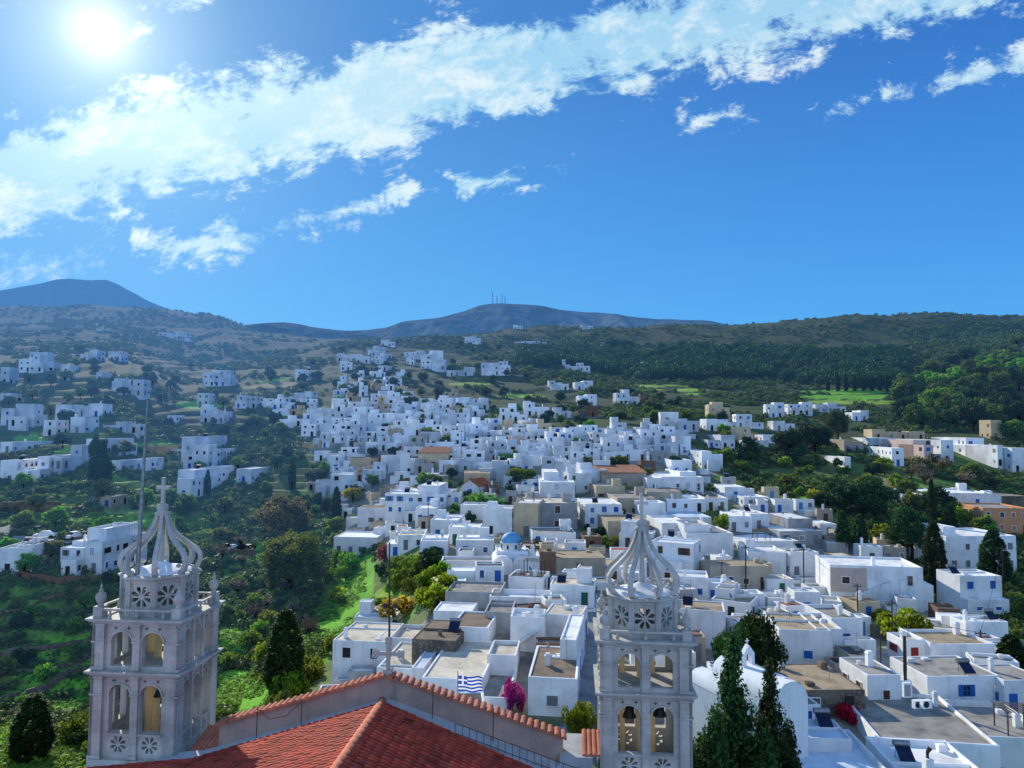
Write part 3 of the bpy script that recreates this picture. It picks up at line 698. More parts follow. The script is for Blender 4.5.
def build_belfries():
    M['bronze'] = simple('dark_bronze', (0.055,0.045,0.03), (0.03,0.035,0.03), 5, 0.5, 0.6)
    M['painted_sun_marble'] = simple('cream_marble_painted_sun', (0.88,0.64,0.30), (0.74,0.52,0.24), 1.2, 0.75)  # marble with warm bounced light put into its albedo
    zl = at(178, 620, 29.0)[2]; zr = at(692, 642, 27.2)[2]
    tl = build_tower(92, 179, 29.0, 1.0, 'marble belfry with onion of stone ribs, beside the slanted flagpole', zl, 0.0, .90)
    tr = build_tower(598, 691, 27.2, .93, 'marble belfry with onion of stone ribs, behind the dark conifer tops', zr, 0.0)
    for T, s, pts in ((tr, 1.0, ((-.62,-.9,-3.55,'bronze bell in the lower arch of the belfry by the conifers, away from them'),(.62,-.9,-3.45,'bronze bell in the lower arch of the belfry nearest to the conifers'))), (tl, 1.0, ((.55,-.6,-3.6,'bronze bell in the lower arch of the belfry beside the flagpole'),))):
        sc = T.scale[0]
        for x, y, z, lab in pts:
            o = np.array(T.location) + (AX*x + BX*y)*sc; build_bell((o[0], o[1], o[2] + z*sc + .25), .9, lab)
    # slanted flagpole fixed to the drum of the belfry
    Yp = 29.6; a = at(136.5, 590, Yp); b = at(147.5, 402, Yp); f = empty('flagpole', tuple(a)); tag(f, 'pale slanted bare flagpole rising beside the belfry ribs', 'flagpole')
    d = b - a; MB().tube([(0,0,0), tuple(d*.5), tuple(d)], [.10,.075,.03], 10).build('pole', M['metal'], f)
    MB().lathe([(.02,-.03),(.06,0),(.06,.05),(.02,.09)], 8, c=tuple(d)).build('finial', M['metal'], f)
    MB().box(-.14,.14,-.14,.14,-.12,.10).build('bracket', M['rust'], f)
def build_flag():
    """blue and white striped flag hanging out over the forecourt"""
    Y = 36.0; a = at(458, 671, Y); b0 = at(457.5, 703, Y); f = empty('national_flag', (b0[0], b0[1], b0[2])); tag(f, 'blue and white striped flag with a white cross in its corner, on a thin pole', 'flag')
    h = a[2]-b0[2]; MB().tube([(0,0,0),(0,0,h)], .022, 6).build('pole', M['metal'], f)
    z1 = at(458, 675.5, Y)[2]-b0[2]; z0 = at(458, 691, Y)[2]-b0[2]; Wd = at(483, 680, Y)[0]-b0[0]; H = z1-z0
    nx, nz = 54, 18; v = []; q = []; mi = []
    for i in range(nx+1):
        for j in range(nz+1):
            u = i/nx; w = j/nz; v.append((.03+u*Wd*.96, .10*u*math.sin(u*9+w*1.2), z0 + w*H - .10*u*H + .035*math.sin(u*8+w)*u))
    for i in range(nx):
        for j in range(nz):
            q.append((i*(nz+1)+j, (i+1)*(nz+1)+j, (i+1)*(nz+1)+j+1, i*(nz+1)+j+1))
            st = j//2; blue = st % 2 == 0
            if i < 20 and j >= 8:
                blue = not (8 <= i < 12 or 12 <= j < 14)
            mi.append(0 if blue else 1)
    me = bpy.data.meshes.new('flag_cloth'); me.from_pydata(v, [], q)
    def cloth(n, c):
        m, nt, b = nodes(n); b.inputs['Base Color'].default_value = (*c, 1); b.inputs['Roughness'].default_value = .9
        t = nt.nodes.new('ShaderNodeBsdfTranslucent'); t.inputs[0].default_value = (*c, 1); mx = nt.nodes.new('ShaderNodeMixShader'); mx.inputs[0].default_value = .45
        L(nt, b.outputs[0], mx.inputs[1]); L(nt, t.outputs[0], mx.inputs[2]); L(nt, mx.outputs[0], nt.nodes['Material Output'].inputs[0]); return m
    me.materials.append(cloth('blue_cloth', (0.02,0.08,0.48))); me.materials.append(cloth('white_cloth', (0.85,0.85,0.88)))
    me.polygons.foreach_set('material_index', mi); me.polygons.foreach_set('use_smooth', [True]*len(q)); link('cloth', me, f)
# ------------------------------------------------------------------ houses
FOOT = []
RECTS = []                    # picture rectangles already taken by a house, with its depth
HOUSES = []                   # (root, px, py, look words) for labels
_wcache = {}; _trim = {}
def win_mesh(w, h, acc, kind, far):
    key = (round(w,1), round(h,1), acc, kind, far)
    if key not in _wcache:
        w, h = key[0], key[1]
        if far:
            m = MB(); m.box(-w/2, w/2, -.05, .05, 0, h); _wcache[key] = (m.mesh('window', M['acc_'+acc]), None)
        else:
            f = MB(); t = .09 if kind == 'window' else .10; y0, y1 = -.05, .04
            f.box(-w/2, -w/2+t, y0, y1, 0, h); f.box(w/2-t, w/2, y0, y1, 0, h); f.box(-w/2+t, w/2-t, y0, y1, h-t, h); f.box(-w/2+t, w/2-t, y0, y1, 0, t)
            if kind == 'open':
                for sx in (-1, 1):
                    f.box(min(sx*(w/2+.01), sx*w*.98), max(sx*(w/2+.01), sx*w*.98), -.07, -.02, .02, h-.02)
                    for k in range(3): f.box(min(sx*(w/2+.06), sx*w*.93), max(sx*(w/2+.06), sx*w*.93), -.078, -.0701, .1+k*h*.3, .1+k*h*.3+h*.22)
            if kind in ('window','open'):
                f.box(-.035, .035, y0+.005, y1, t, h-t); f.box(-w/2+t, w/2-t, y0+.007, y1-.002, h*.5-.03, h*.5+.03)
            g = MB()
            if kind == 'door':
                g.box(-w/2+t, w/2-t, -.02, .03, t, h-t); g.box(-w/2+.2, w/2-.2, -.035, -.019, .25, h*.45); g.box(-w/2+.2, w/2-.2, -.034, -.018, h*.52, h-.25); g.lathe([(.03,-.02),(.04,.0),(.03,.02)], 6, c=(w/2-.17,-.05,h*.48))
            elif kind == 'shutter':
                for sx in (-1, 1):
                    for k in range(int(h/.09)): g.box(min(sx*.02, sx*(w/2-t)), max(sx*.02, sx*(w/2-t)), -.045, .0, t+.01+k*.09, t+.08+k*.09)
                g.box(-w/2+t, w/2-t, .001, .02, t, h-t)
            else: g.box(-w/2+t, w/2-t, -.008, .01, t, h-t)
            if kind != 'door':
                tr = MB(); a, b_ = w/2+.005, w/2+.11
                if kind != 'open': tr.box(-b_, -a, -.085, .02, -.0, h+.1); tr.box(a, b_, -.085, .02, -.0, h+.1); tr.box(-a, a, -.084, .02, h+.003, h+.1)
                else: tr.box(-b_, b_, -.085, .02, h+.003, h+.1)
                _trim[key] = tr.mesh('surround', M['white'])
            _wcache[key] = (f.mesh(kind, M['acc_'+acc]), g.mesh('pane', M['glass'] if kind in ('window','open') else M['acc_'+acc]))
    return _wcache[key]
_sill = {}
def add_opening(root, x, y, z, rz, w, h, acc, kind, far):
    fm, pm = win_mesh(w, h, acc, kind, far)
    o = link('door' if kind == 'door' else 'window', fm, root, (x, y, z), (0, 0, rz))
    if pm is not None:
        link('panel' if kind == 'door' else ('shutter' if kind == 'shutter' else 'pane'), pm, o)
        if kind != 'door':
            k = round(w, 1)
            if k not in _sill:
                m = MB(); m.box(-k/2-.08, k/2+.08, -.12, .03, -.09, -.002); _sill[k] = m.mesh('sill', M['white'])
            link('sill', _sill[k], o); link('surround', _trim[(round(w,1), round(h,1), acc, kind, far)], o)
    return o
class House:
    """x0,x1 front width; boxes are (x0,x1,y0,y1,z0,z1) in the house's own frame, y away from the viewer's side"""
    def __init__(s, loc_, rz, wall, roof, acc, far=False, name='house', r=None):
        s.root = empty(name, loc_, rz); s.wall = wall; s.roof = roof; s.acc = acc; s.far = far; s.r = r or rnd
        s.w = MB(); s.d = MB(); s.rmats = []; s.boxes = []; s.dz = -3.5; s.door = True; s.stuff = None
    def box(s, x0, x1, y0, y1, h, par=None, z0=None, roof=None):
        par = s.r.choice((.12,.25,.45)) if par is None else par; t = .22; z0 = s.dz if z0 is None else z0; w = s.w; zt = h + par
        o = [(x0,y0),(x1,y0),(x1,y1),(x0,y1)]; i = [(x0+t,y0+t),(x1-t,y0+t),(x1-t,y1-t),(x0+t,y1-t)]
        vs = [(a,b,z0) for a,b in o] + [(a,b,zt) for a,b in o] + [(a,b,zt) for a,b in i] + [(a,b,h-.05) for a,b in i]
        fs = [(k,(k+1)%4,4+(k+1)%4,4+k) for k in range(4)] + [(4+k,4+(k+1)%4,8+(k+1)%4,8+k) for k in range(4)] + [(8+k,8+(k+1)%4,12+(k+1)%4,12+k) for k in range(4)]
        w.add(vs, fs)
        s.d.add([(a,b,h) for a,b in i], [(0,1,2,3)]); s.boxes.append((x0,x1,y0,y1,h)); return s
    def gable(s, x0, x1, y0, y1, h, rise, axis='y'):
        """pitched tile roof, ridge along the given axis"""
        w, d = s.w, s.d; e = .25
        if axis == 'y':
            xm = (x0+x1)/2
            w.add([(x0,y0,s.dz),(x1,y0,s.dz),(x1,y0,h),(xm,y0,h+rise),(x0,y0,h)], [(0,1,2,3,4)]); w.add([(x0,y1,s.dz),(x1,y1,s.dz),(x1,y1,h),(xm,y1,h+rise),(x0,y1,h)], [(4,3,2,1,0)])
            w.add([(x0,y0,s.dz),(x0,y0,h),(x0,y1,h),(x0,y1,s.dz)], [(0,1,2,3)]); w.add([(x1,y0,s.dz),(x1,y0,h),(x1,y1,h),(x1,y1,s.dz)], [(3,2,1,0)])
            for sx, xe in ((-1,x0),(1,x1)):
                xo = xe + sx*e; zo = h - e*rise/((x1-x0)/2)
                d.add([(xm,y0-.12,h+rise+.02),(xm,y1+.12,h+rise+.02),(xo,y1+.12,zo+.02),(xo,y0-.12,zo+.02),(xm,y0-.12,h+rise+.14),(xm,y1+.12,h+rise+.14),(xo,y1+.12,zo+.14),(xo,y0-.12,zo+.14)], [(4,7,6,5),(0,1,2,3),(0,3,7,4),(1,5,6,2),(3,2,6,7)])
                n = max(3, int((y1-y0)/.5))
                for k in range(n):
                    y = y0 + (k+.5)*(y1-y0)/n; d.tube([(xm,y,h+rise+.15),(xo,y,zo+.15)], .09, 5)
        else:
            ym = (y0+y1)/2
            w.add([(x0,y0,s.dz),(x0,y0,h),(x0,ym,h+rise),(x0,y1,h),(x0,y1,s.dz)], [(0,1,2,3,4)]); w.add([(x1,y0,s.dz),(x1,y0,h),(x1,ym,h+rise),(x1,y1,h),(x1,y1,s.dz)], [(4,3,2,1,0)])
            w.add([(x0,y0,s.dz),(x1,y0,s.dz),(x1,y0,h),(x0,y0,h)], [(0,1,2,3)]); w.add([(x0,y1,s.dz),(x1,y1,s.dz),(x1,y1,h),(x0,y1,h)], [(3,2,1,0)])
            for sy, ye in ((-1,y0),(1,y1)):
                yo = ye + sy*e; zo = h - e*rise/((y1-y0)/2)
                d.add([(x0-.12,ym,h+rise+.02),(x1+.12,ym,h+rise+.02),(x1+.12,yo,zo+.02),(x0-.12,yo,zo+.02),(x0-.12,ym,h+rise+.14),(x1+.12,ym,h+rise+.14),(x1+.12,yo,zo+.14),(x0-.12,yo,zo+.14)], [(4,5,6,7),(0,3,2,1),(0,4,7,3),(1,2,6,5),(3,7,6,2)])
                n = max(3, int((x1-x0)/.5))
                for k in range(n):
                    x = x0 + (k+.5)*(x1-x0)/n; d.tube([(x,ym,h+rise+.15),(x,yo,zo+.15)], .09, 5)
        s.boxes.append((x0,x1,y0,y1,h)); return s
    def vault(s, x0, x1, y0, y1, h, rise, n=16):
        w = s.w; prof = [((x0+x1)/2 + (x1-x0)/2*math.cos(math.pi*k/n), h + rise*math.sin(math.pi*k/n)) for k in range(n+1)]
        for y, fl in ((y0, False), (y1, True)):
            loop = [(x0, y, s.dz), (x1, y, s.dz)] + [(a, y, b) for a, b in prof]; f = tuple(range(len(loop))); w.add(loop, [f[::-1] if fl else f])
        w.add([(x0,y0,s.dz),(x0,y0,h),(x0,y1,h),(x0,y1,s.dz)], [(0,1,2,3)]); w.add([(x1,y0,s.dz),(x1,y0,h),(x1,y1,h),(x1,y1,s.dz)], [(3,2,1,0)])
        vs = [(a, y, b) for y in (y0, y1) for a, b in prof]; k = n+1
        w.add(vs, [(j, k+j, k+j+1, j+1) for j in range(n)], 0, True); s.boxes.append((x0,x1,y0,y1,h)); return s
    def openings(s, sides='flr', dens=1.0, storeys=None, accs=None, kinds=None, big=1.0, skip=0.25):
        r = s.r; far = s.far
        for bi, (x0,x1,y0,y1,h) in enumerate(s.boxes):
            if h < 2.0: continue
            n = storeys or max(1, int(round(h/3.1))); hs = h/n
            for side in sides:
                if side == 'f': wid = x1-x0
                else: wid = y1-y0
                c = max(1, int(wid/(2.7 if not far else 3.0)*dens)); door_at = r.randrange(c) if side != 'r' or c > 1 else -1
                for st in range(n):
                    for k in range(c):
                        isd = s.door and st == 0 and k == door_at and side in 'fr'
                        if not isd and r.random() < skip: continue
                        q = (k+.5)/c*wid + r.uniform(-.25,.25)
                        acc = r.choice(accs) if accs else s.acc
                        if isd: w_, h_, z = .95*big, min(2.05, hs-.5), 0.02; kd = 'door'
                        else: w_, h_, z = r.choice((.7,.8,.9,1.0) if not far else (.6,.7,.8,1.3))*big, min(r.choice((.9,1.1,1.2) if not far else (.8,1.0,1.2))*big, hs-1.1), min(.95, hs-1.9+.5); kd = r.choice(kinds or ('window','open','shutter'))
                        h_ = max(.5, h_); z += st*hs
                        if side == 'f': p = (x0+q, y0-.002, z, 0.0)
                        elif side == 'r': p = (x1+.002, y0+q, z, math.pi/2)
                        elif side == 'l': p = (x0-.002, y1-q, z, -math.pi/2)
                        else: p = (x1-q, y1+.002, z, math.pi)
                        cover = False
                        for bj, (a0,a1,b0,b1,hh) in enumerate(s.boxes):
                            if bj != bi and a0-.6 < p[0] < a1+.6 and b0-.6 < p[1] < b1+.6 and z < hh: cover = True
                        if cover: continue
                        if s.stuff is not None:
                            wb = MB().box(-w_/2, w_/2, -.05, .05, 0, h_).xform(Matrix.Translation(p[:3]) @ Matrix.Rotation(p[3], 4, 'Z')); s.stuff.append(wb); continue
                        add_opening(s.root, p[0], p[1], p[2], p[3], w_, h_, acc, kd, far)
        return s
    def chimney(s, x, y, h, t=.5, ht=1.1):
        m = MB(); m.box(x-t/2, x+t/2, y-t/2, y+t/2, h-.02, h+ht); m.box(x-t/2-.06, x+t/2+.06, y-t/2-.06, y+t/2+.06, h+ht+.001, h+ht+.10)
        m.box(x-t/2+.05, x+t/2-.05, y-t/2+.05, y+t/2-.05, h+ht+.101, h+ht+.3); m.build('chimney', M['white_far'] if s.far else M['white'], s.root); return s
    def heater(s, x, y, h):
        p = MB(); p.add([(x-.6,y-.6,h+.25),(x+.6,y-.6,h+.25),(x+.6,y+.5,h+1.05),(x-.6,y+.5,h+1.05),(x-.6,y-.56,h+.19),(x+.6,y-.56,h+.19),(x+.6,y+.54,h+.99),(x-.6,y+.54,h+.99)], [(0,1,2,3),(7,6,5,4),(0,4,5,1),(1,5,6,2),(2,6,7,3),(3,7,4,0)])
        o = p.build('solar_panel', M['solar'], s.root)
        t = MB(); t.tube([(x-.65,y+.62,h+1.15),(x+.65,y+.62,h+1.15)], .25, 10); t.tube([(x-.5,y+.6,h),(x-.5,y+.6,h+1.0)], .03, 4); t.tube([(x+.5,y+.6,h),(x+.5,y+.6,h+1.0)], .03, 4); t.build('water_tank', M['metal'], s.root); return s
    def aerial(s, x, y, h, ht=2.6):
        m = MB(); m.tube([(x,y,h-.05),(x,y,h+ht)], .025, 4); m.tube([(x-.5,y,h+ht-.1),(x+.5,y,h+ht-.1)], .015, 4)
        for k in range(5): m.tube([(x-.45+k*.22,y-.25,h+ht-.1),(x-.45+k*.22,y+.25,h+ht-.1)], .012, 3)
        m.build('aerial', M['metal'], s.root); return s
    def dish(s, x, y, h):
        m = MB(); m.lathe([(.02,0),(.25,.04),(.42,.13),(.40,.15),(.24,.07),(.02,.03)], 12); m.xform(Matrix.Translation((x,y,h+.7)) @ Matrix.Rotation(R(60), 4, 'Y')); m.tube([(x,y,h),(x,y,h+.7)], .03, 5); m.build('satellite_dish', M['metal'], s.root); return s
    def clutter(s, p=.5):
        r = s.r
        for (x0,x1,y0,y1,h) in list(s.boxes):
            if not s.far and x1-x0 > 4.6 and y1-y0 > 4.6 and r.random() < .38:
                hx, hy = r.choice((x0+.3, x1-2.6)), r.uniform(y0+1.8, y1-2.5); s.box(hx, hx+r.uniform(1.7,2.3), hy, hy+r.uniform(1.7,2.2), h+r.uniform(1.2,2.1), .1, h-.06)
            elif not s.far and x1-x0 > 4 and y1-y0 > 4 and r.random() < .12:
                pg = MB(); px_, py_ = r.uniform(x0+.4, x1-3.2), r.uniform(y0+.4, y1-2.8)
                for ax_ in (0, 2.6):
                    for ay_ in (0, 2.2): pg.box(px_+ax_-.05, px_+ax_+.05, py_+ay_-.05, py_+ay_+.05, h, h+2.1)
                for k in range(9): pg.box(px_-.15+k*.33, px_-.05+k*.33, py_-.2, py_+2.4, h+2.101, h+2.17)
                pg.build('pergola', M['wood'], s.root)
            if x1-x0 < 2.4 or y1-y0 < 2.4 or h < 2: continue
            if not s.far:
                if r.random() < .35: s.w.box(x0+.23, x1-.23, (q_ := r.uniform(y0+.8, y1-.8)), q_+.18, h-.02, h+r.uniform(.15,.4))
                for _ in range(r.choice((0,1,1,2))): bx, by, bs = r.uniform(x0+.5, x1-1.2), r.uniform(y0+.5, y1-1.2), r.uniform(.3,.8); s.w.box(bx, bx+bs, by, by+bs*r.uniform(.6,1.4), h-.02, h+r.uniform(.15,.7))
            rx = lambda: r.uniform(x0+.8, x1-.8); ry = lambda: r.uniform(y0+.8, y1-.8)
            if r.random() < p: s.chimney(rx(), ry(), h, r.choice((.4,.5,.6)), r.uniform(.6,1.3))
            if r.random() < p*.35: s.heater(rx(), ry(), h)
            if r.random() < p*.6: s.aerial(rx(), ry(), h, r.uniform(1.8,3.2))
            if r.random() < p*.2: s.dish(rx(), ry(), h)
        return s
    def done(s, label=None, cat='house', group='houses of the hillside town', look=None):
        if not s.far: s.w.v = [(x + s.r.uniform(-.035,.035), y + s.r.uniform(-.035,.035), z + s.r.uniform(-.03,.03)) for x, y, z in s.w.v]
        wo = s.w.build('wall', s.wall, s.root)
        if not s.far: bv = wo.modifiers.new('soft_edge', 'BEVEL'); bv.width = .055; bv.segments = 2; bv.limit_method = 'ANGLE'
        if s.d.f: s.d.build('roof', s.roof, s.root)
        tag(s.root, label, cat, group)
        x, y = s.root.location.x, s.root.location.y
        rad = max([max(abs(b[0]), abs(b[1])) for b in s.boxes] + [3]) * .85
        FOOT.append((x, y, s.root.rotation_euler.z, list(s.boxes)))
        dy = sum((b[2]+b[3])/2 for b in s.boxes)/len(s.boxes)
        HOUSE_PTS.append((x - math.sin(s.root.rotation_euler.z)*dy, y + dy, rad)); return s.root

ROOFN = dict(w='roof_white', g='roof_grey', t='roof_tan', b='roof_brown', c='roof_cream', d='roof_dark', s='roof_blue', r='roof_red', o='roof_redbrown')
WALLN = dict(w='white', c='cream', b='beige', g='grey', p='pink', o='orange', n='brown', s='stone')
def near_house(x0, x1, yt, yb, yr, yaw, wl, rf, acc, label, vols=(), sides='flr', win=True, dens=1.15, skip=.18, par=None, depth=None, cl=.5, kinds=None, storeys=None, accs=None, style=None, cat='house', Y=None, name='house', big=1.0, rise=1.2, fin=True, art=False, door=True):
    r = random.Random(int(x0*31+yt*7+x1)); cx = (x0+x1)/2
    b = hit(cx, yb) if Y is None else np.array((*at(cx, yb, Y)[:2], 0))
    if Y is not None: b[2] = gz(b[0], b[1])
    top = at(cx, yt, b[1]); h = top[2] - b[2]
    w = (at(x1, yt, b[1])[0] - at(x0, yt, b[1])[0]) / max(.5, math.cos(R(yaw)))
    par_ = r.choice((.15,.3,.45)) if par is None else par
    if style == 'vault': par_ = 0
    h -= par_ if style is None else 0
    if depth is None:
        if yr is not None and yr < yt - .5 and top[2] < EYE[2] - 2:
            d = ray(cx, yr); t = (top[2]-EYE[2]) / d[2]; depth = float(np.clip(t*d[1] - b[1], 3.0, 26))
        else: depth = r.uniform(5.5, 8.5)
    far = b[1] > 190
    wm = M['white_far'] if far and wl == 'w' else M[WALLN[wl]]; rm = M['roof_white_far'] if far and rf == 'w' else M[ROOFN[rf]]
    if art:
        u_ = b[0]/b[1]; cut = min(w*.42, depth*abs(u_)*.9); dxm = (-cut/2 if u_ < 0 else cut/2); w -= cut; b[0] += dxm
    H = House((b[0], b[1], b[2]), R(yaw), wm, rm, acc, far, name, r); H.door = door
    hw = w/2
    if style == 'gable_y': H.gable(-hw, hw, 0, depth, h - rise, rise, 'y')
    elif style == 'gable_x': H.gable(-hw, hw, 0, depth, h, rise, 'x')
    elif style == 'vault': H.vault(-hw, hw, 0, depth, h - min(rise, w/2), min(rise, w/2))
    elif art and w > 6.5:
        k = 2 if w < 11 else (3 if w < 17 else 4); cuts = [-hw] + sorted(-hw + w*(i+1+r.uniform(-.2,.2))/k for i in range(k-1)) + [hw]; full = r.randrange(k)
        for i in range(k): H.box(cuts[i]-.02, cuts[i+1]+.02, (0 if i == full else r.uniform(-1.4,1.6)) + i*.013, depth+r.uniform(-1,1), h if i == full else h*r.choice((.58,.72,.86)), r.choice((.12,.3,.5)))
        if h > 4.6: a0 = r.uniform(-hw, 0); H.box(a0, min(hw, a0+w*r.uniform(.35,.6)), -2.6, -1.3, h*.42, .7)
    else: H.box(-hw, hw, 0, depth, h, par_)
    for v in vols:
        fx0, fx1, fy0, fy1, dh = v[:5]; H.box(-hw + fx0*w, -hw + fx1*w, fy0*depth, fy1*depth, max(.8, h + dh), v[5] if len(v) > 5 else None)
    if win: H.openings(sides, dens, storeys, accs, kinds, big, skip)
    cl = max(cl, .5) if b[1] < 160 and style is None and cl >= 0 else max(cl, 0)
    if cl: H.clutter(cl if not far else cl*.5)
    RECTS.append((x0, x1, yt - 3, yb, b[1]))
    HOUSES.append((H, cx, (yt+yb)/2, label))
    if fin: H.done(label, cat)
    return H, w, h, depth, b
# ------------------------------------------------------------------ the buildings one can tell apart
def build_town():
    n = near_house; B = ('blue',); 
    # --- bottom right quarter, seen from above
    n(781,832,630,667,613,-6,'w','t','blue','white house with tan flat roof and two blue shutters, beside the stone outbuilding', door=False, sides='f', skip=.0, dens=.8, kinds=('shutter',), par=.2, cl=.3, vols=[(.75,1.25,.15,1.1,-.3)])
    n(832,864,618,650,604,4,'w','g','blue','white house with open grey roof terrace behind the tan-roofed blue-shuttered house', par=.5, sides='fr')
    n(844,877,640,660,636,4,'w','g','ltblue','low wall with blue painted panel screening a small yard by the lime bush', par=.4, win=False, cl=0, depth=1.6, cat='yard wall', name='yard_wall')
    n(798,866,690,718,664,2,'s','t','brownw','low rubble-stone outbuilding with tan earth roof behind the crimson bougainvillea', accs=('brownw','dark'), par=.05, cl=0, name='outbuilding', cat='outbuilding', kinds=('window',))
    n(868,902,675,709,657,3,'w','g','brownw','narrow white house with one brown window beside the stone outbuilding', kinds=('shutter',), door=False, skip=0, par=.1, vols=[(1.0,1.45,.1,.9,-1.2)], cl=.2)
    n(927,1003,676,706,656,4,'w','g','blue','long white house with grey roof and a single small blue window', door=False, par=.1, dens=.2, skip=0, sides='f', cl=0)
    n(932,997,644,668,629,3,'w','t','greyw','blank white house with tan roof and white rim, above the long grey-roofed one', par=.35, win=False, cl=.3, vols=[(-.03,.0,0,1,.3)])
    n(1004,1050,680,714,664,4,'w','g','blue','white house with grey roof cut by the picture edge beside the long grey-roofed one', par=.1, cl=.3)
    n(884,996,742,772,692,-8,'w','g','blue','wide grey flat roof with white rim and two air conditioner boxes', par=.3, win=False, cl=0, sides='f')
    n(793,892,772,802,728,-3,'w','s','blue','broad bluish white roof terrace with stepped rims at the bottom, beside the conifers', par=.45, win=False, vols=[(.15,.85,.55,1.05,.9,.2)], cl=.2)
    n(900,985,772,806,738,-5,'w','w','blue','white roof with stubby cowled chimney at the bottom edge', par=.4, win=False, cl=.0)
    n(990,1060,738,770,700,-6,'w','g','blue','blue-grey roof terrace with low cream parapet at the corner', par=.6, win=False, cl=.2)
    n(903,928,640,664,632,3,'w','c','red','small cluttered white yard house beside the lime bush', par=.4, cl=.4)
    # --- right middle
    H, w, h, dp, b = n(834,920,566,611,556,-9,'w','w','brownw','big white house with stepped stair wall and pinkish upper wall, before tall cypresses', par=.35, win=False, cl=.3, fin=False)
    m = MB(); m.box(-w/2+.02, -w/2+w*.40, -.06, -.003, h*.42, h-.1); m.build('pink_wall', M['pink'], H.root)
    add_opening(H.root, -w/2+w*.17, -.065, h*.62, 0, 1.1, 1.0, 'brownw', 'window', False); add_opening(H.root, w*.36, -.004, h*.62, 0, .8, 1.5, 'greyw', 'window', False)
    st = MB()
    for k in range(9): st.box(-w*.19+k*.62-.6, -w*.19+k*.62+.02, -.6, -.065, 0, h*.38+k*.28)
    st.build('stair', M['white'], H.root); H.boxes.append((w/2, w/2+1.6, 1, dp, 2.4)); H.w.box(w/2+.01, w/2+1.8, .8, dp-.5, -3.5, h*.62); H.done('big white house with stepped stair wall and pinkish upper wall, before tall cypresses')
    n(837,884,585,600,575,-6,'w','t','dark','low white annex with tan roof under the big stepped white house', par=.2, win=False, cl=0)
    n(836,905,600,613,596,-6,'w','d','dark','long low white yard wall with dark pergola, under the big stepped white house', par=.3, win=False, cl=0, depth=2.5, name='yard_wall', cat='yard wall')
    n(960,1004,576,613,569,4,'w','w','blue','white two-storey house with blue shutters beside the tallest dark cypresses', kinds=('shutter',), door=False, skip=.0, dens=1.0, par=.25, cl=.2, storeys=2, sides='f', vols=[(.0,.98,-.28,.0,-3.0)])
    n(965,1010,622,641,616,5,'w','w','blue','white terrace wall block with round-topped chimney below the blue-shuttered two-storey house', win=False, par=.3, cl=.9)
    n(945,1020,536,572,528,6,'w','w','greyw','white house with stair tower and plain terraces, between two dark cypresses', vols=[(.08,.26,.2,.8,1.6)], par=.3, cl=-1)
    n(985,1030,508,534,503,-4,'o','g','brownw','orange two-storey house with yellow corner trim', accs=('brownw',), kinds=('window',), skip=.1, par=.3, cl=.1, storeys=2)
    n(930,992,493,507,486,-5,'w','w','blue','low bright white villa with broad white roof among pines', par=.25, win=True, dens=.5, cl=.1, vols=[(.82,1.12,.0,.8,-.8)])
    n(902,924,494,508,490,3,'w','w','dark','small white two-block house left alone among dark pines', par=.3, cl=.3)
    n(984,1030,496,506,492,3,'s','g','dark','low grey stone shed beside the bright white villa', par=.1, win=False, cl=0, name='shed', cat='shed')
    n(779,823,531,545,524,5,'g','w','greyw','greenish grey walled house with white roof in the trees', par=.2, cl=.2, vols=[(.5,1.1,.5,1.5,1.9)])
    n(820,838,524,536,520,5,'w','w','greyw','small white annex beside the greenish grey house', par=.2, cl=0)
    n(790,820,552,578,547,8,'w','c','greyw','creamy white two-storey house by the tall wooden pole', par=.15, cl=.2, skip=.4)
    n(749,786,552,572,545,-4,'w','w','blue','blue-shaded white house with bare wall behind the beige house', par=.3, win=False, cl=.6)
    n(710,770,566,590,560,2,'b','t','brownw','long beige house with brown windows and old tan roof', accs=('brownw',), kinds=('shutter','window'), skip=.0, par=.1, cl=.2)
    n(767,795,579,596,574,5,'w','c','green','small white house with dark green door by the long beige house', accs=('green','green'), skip=0, par=.15, cl=.1)
    n(795,821,592,616,587,-4,'w','w','ltblue','white house with pale blue double door above the tan-roofed blue-shuttered house', accs=('ltblue',), skip=.3, dens=.7, par=.2, cl=.1)
    n(768,796,598,618,592,-4,'w','c','brownw','small white house with sandy roof beside the pale blue double door', par=.2, cl=.5)
    n(734,766,594,616,590,4,'w','w','blue','white yard house with parapets below the long beige house', par=.5, cl=.4)
    n(838,862,582,592,576,-4,'w','t','dark','low white room with tan roof beside the pole', par=.2, cl=0, win=False)
    # --- around the belfry by the conifers
    n(676,708,577,601,570,-12,'w','w','blue','white house with two deep blue doors close behind the ribbed belfry top', skip=0, par=.2, cl=.2, sides='fr')
    n(676,724,610,648,600,-14,'w','t','greyw','tall plain white house with tan roof edge, behind the conifer tops', par=.15, cl=.3, skip=.5, vols=[(.65,1.0,.0,.7,-.9)])
    n(705,740,584,602,578,6,'w','w','blue','low white house with cluttered yard behind the two blue doors', par=.4, cl=.5)
    n(686,734,533,556,526,3,'w','g','greyw','large blank blue-shaded white house with raised roof corner', par=.25, win=False, cl=.2, vols=[(.0,.55,.1,.9,1.2)])
    n(662,690,523,546,515,3,'w','w','brownw','white house with shaded doorway beneath the sheet-white roof', par=.2, cl=.1)
    n(664,712,517,526,507,3,'w','s','greyw','wide bluish white roof of a house beside the lime bush', par=.1, win=False, cl=0)
    n(729,752,516,532,511,-5,'w','w','greyw','white house tucked beside the lime bush in mid town', par=.2, cl=.1)
    n(750,770,514,530,509,5,'w','w','greyw','white house with grey lower wall beside the wooden pole', par=.2, cl=.2)
    n(738,800,541,551,532,4,'w','w','blue','long low white house with bright roof above the bare blue-shaded wall', par=.3, cl=.4, win=False)
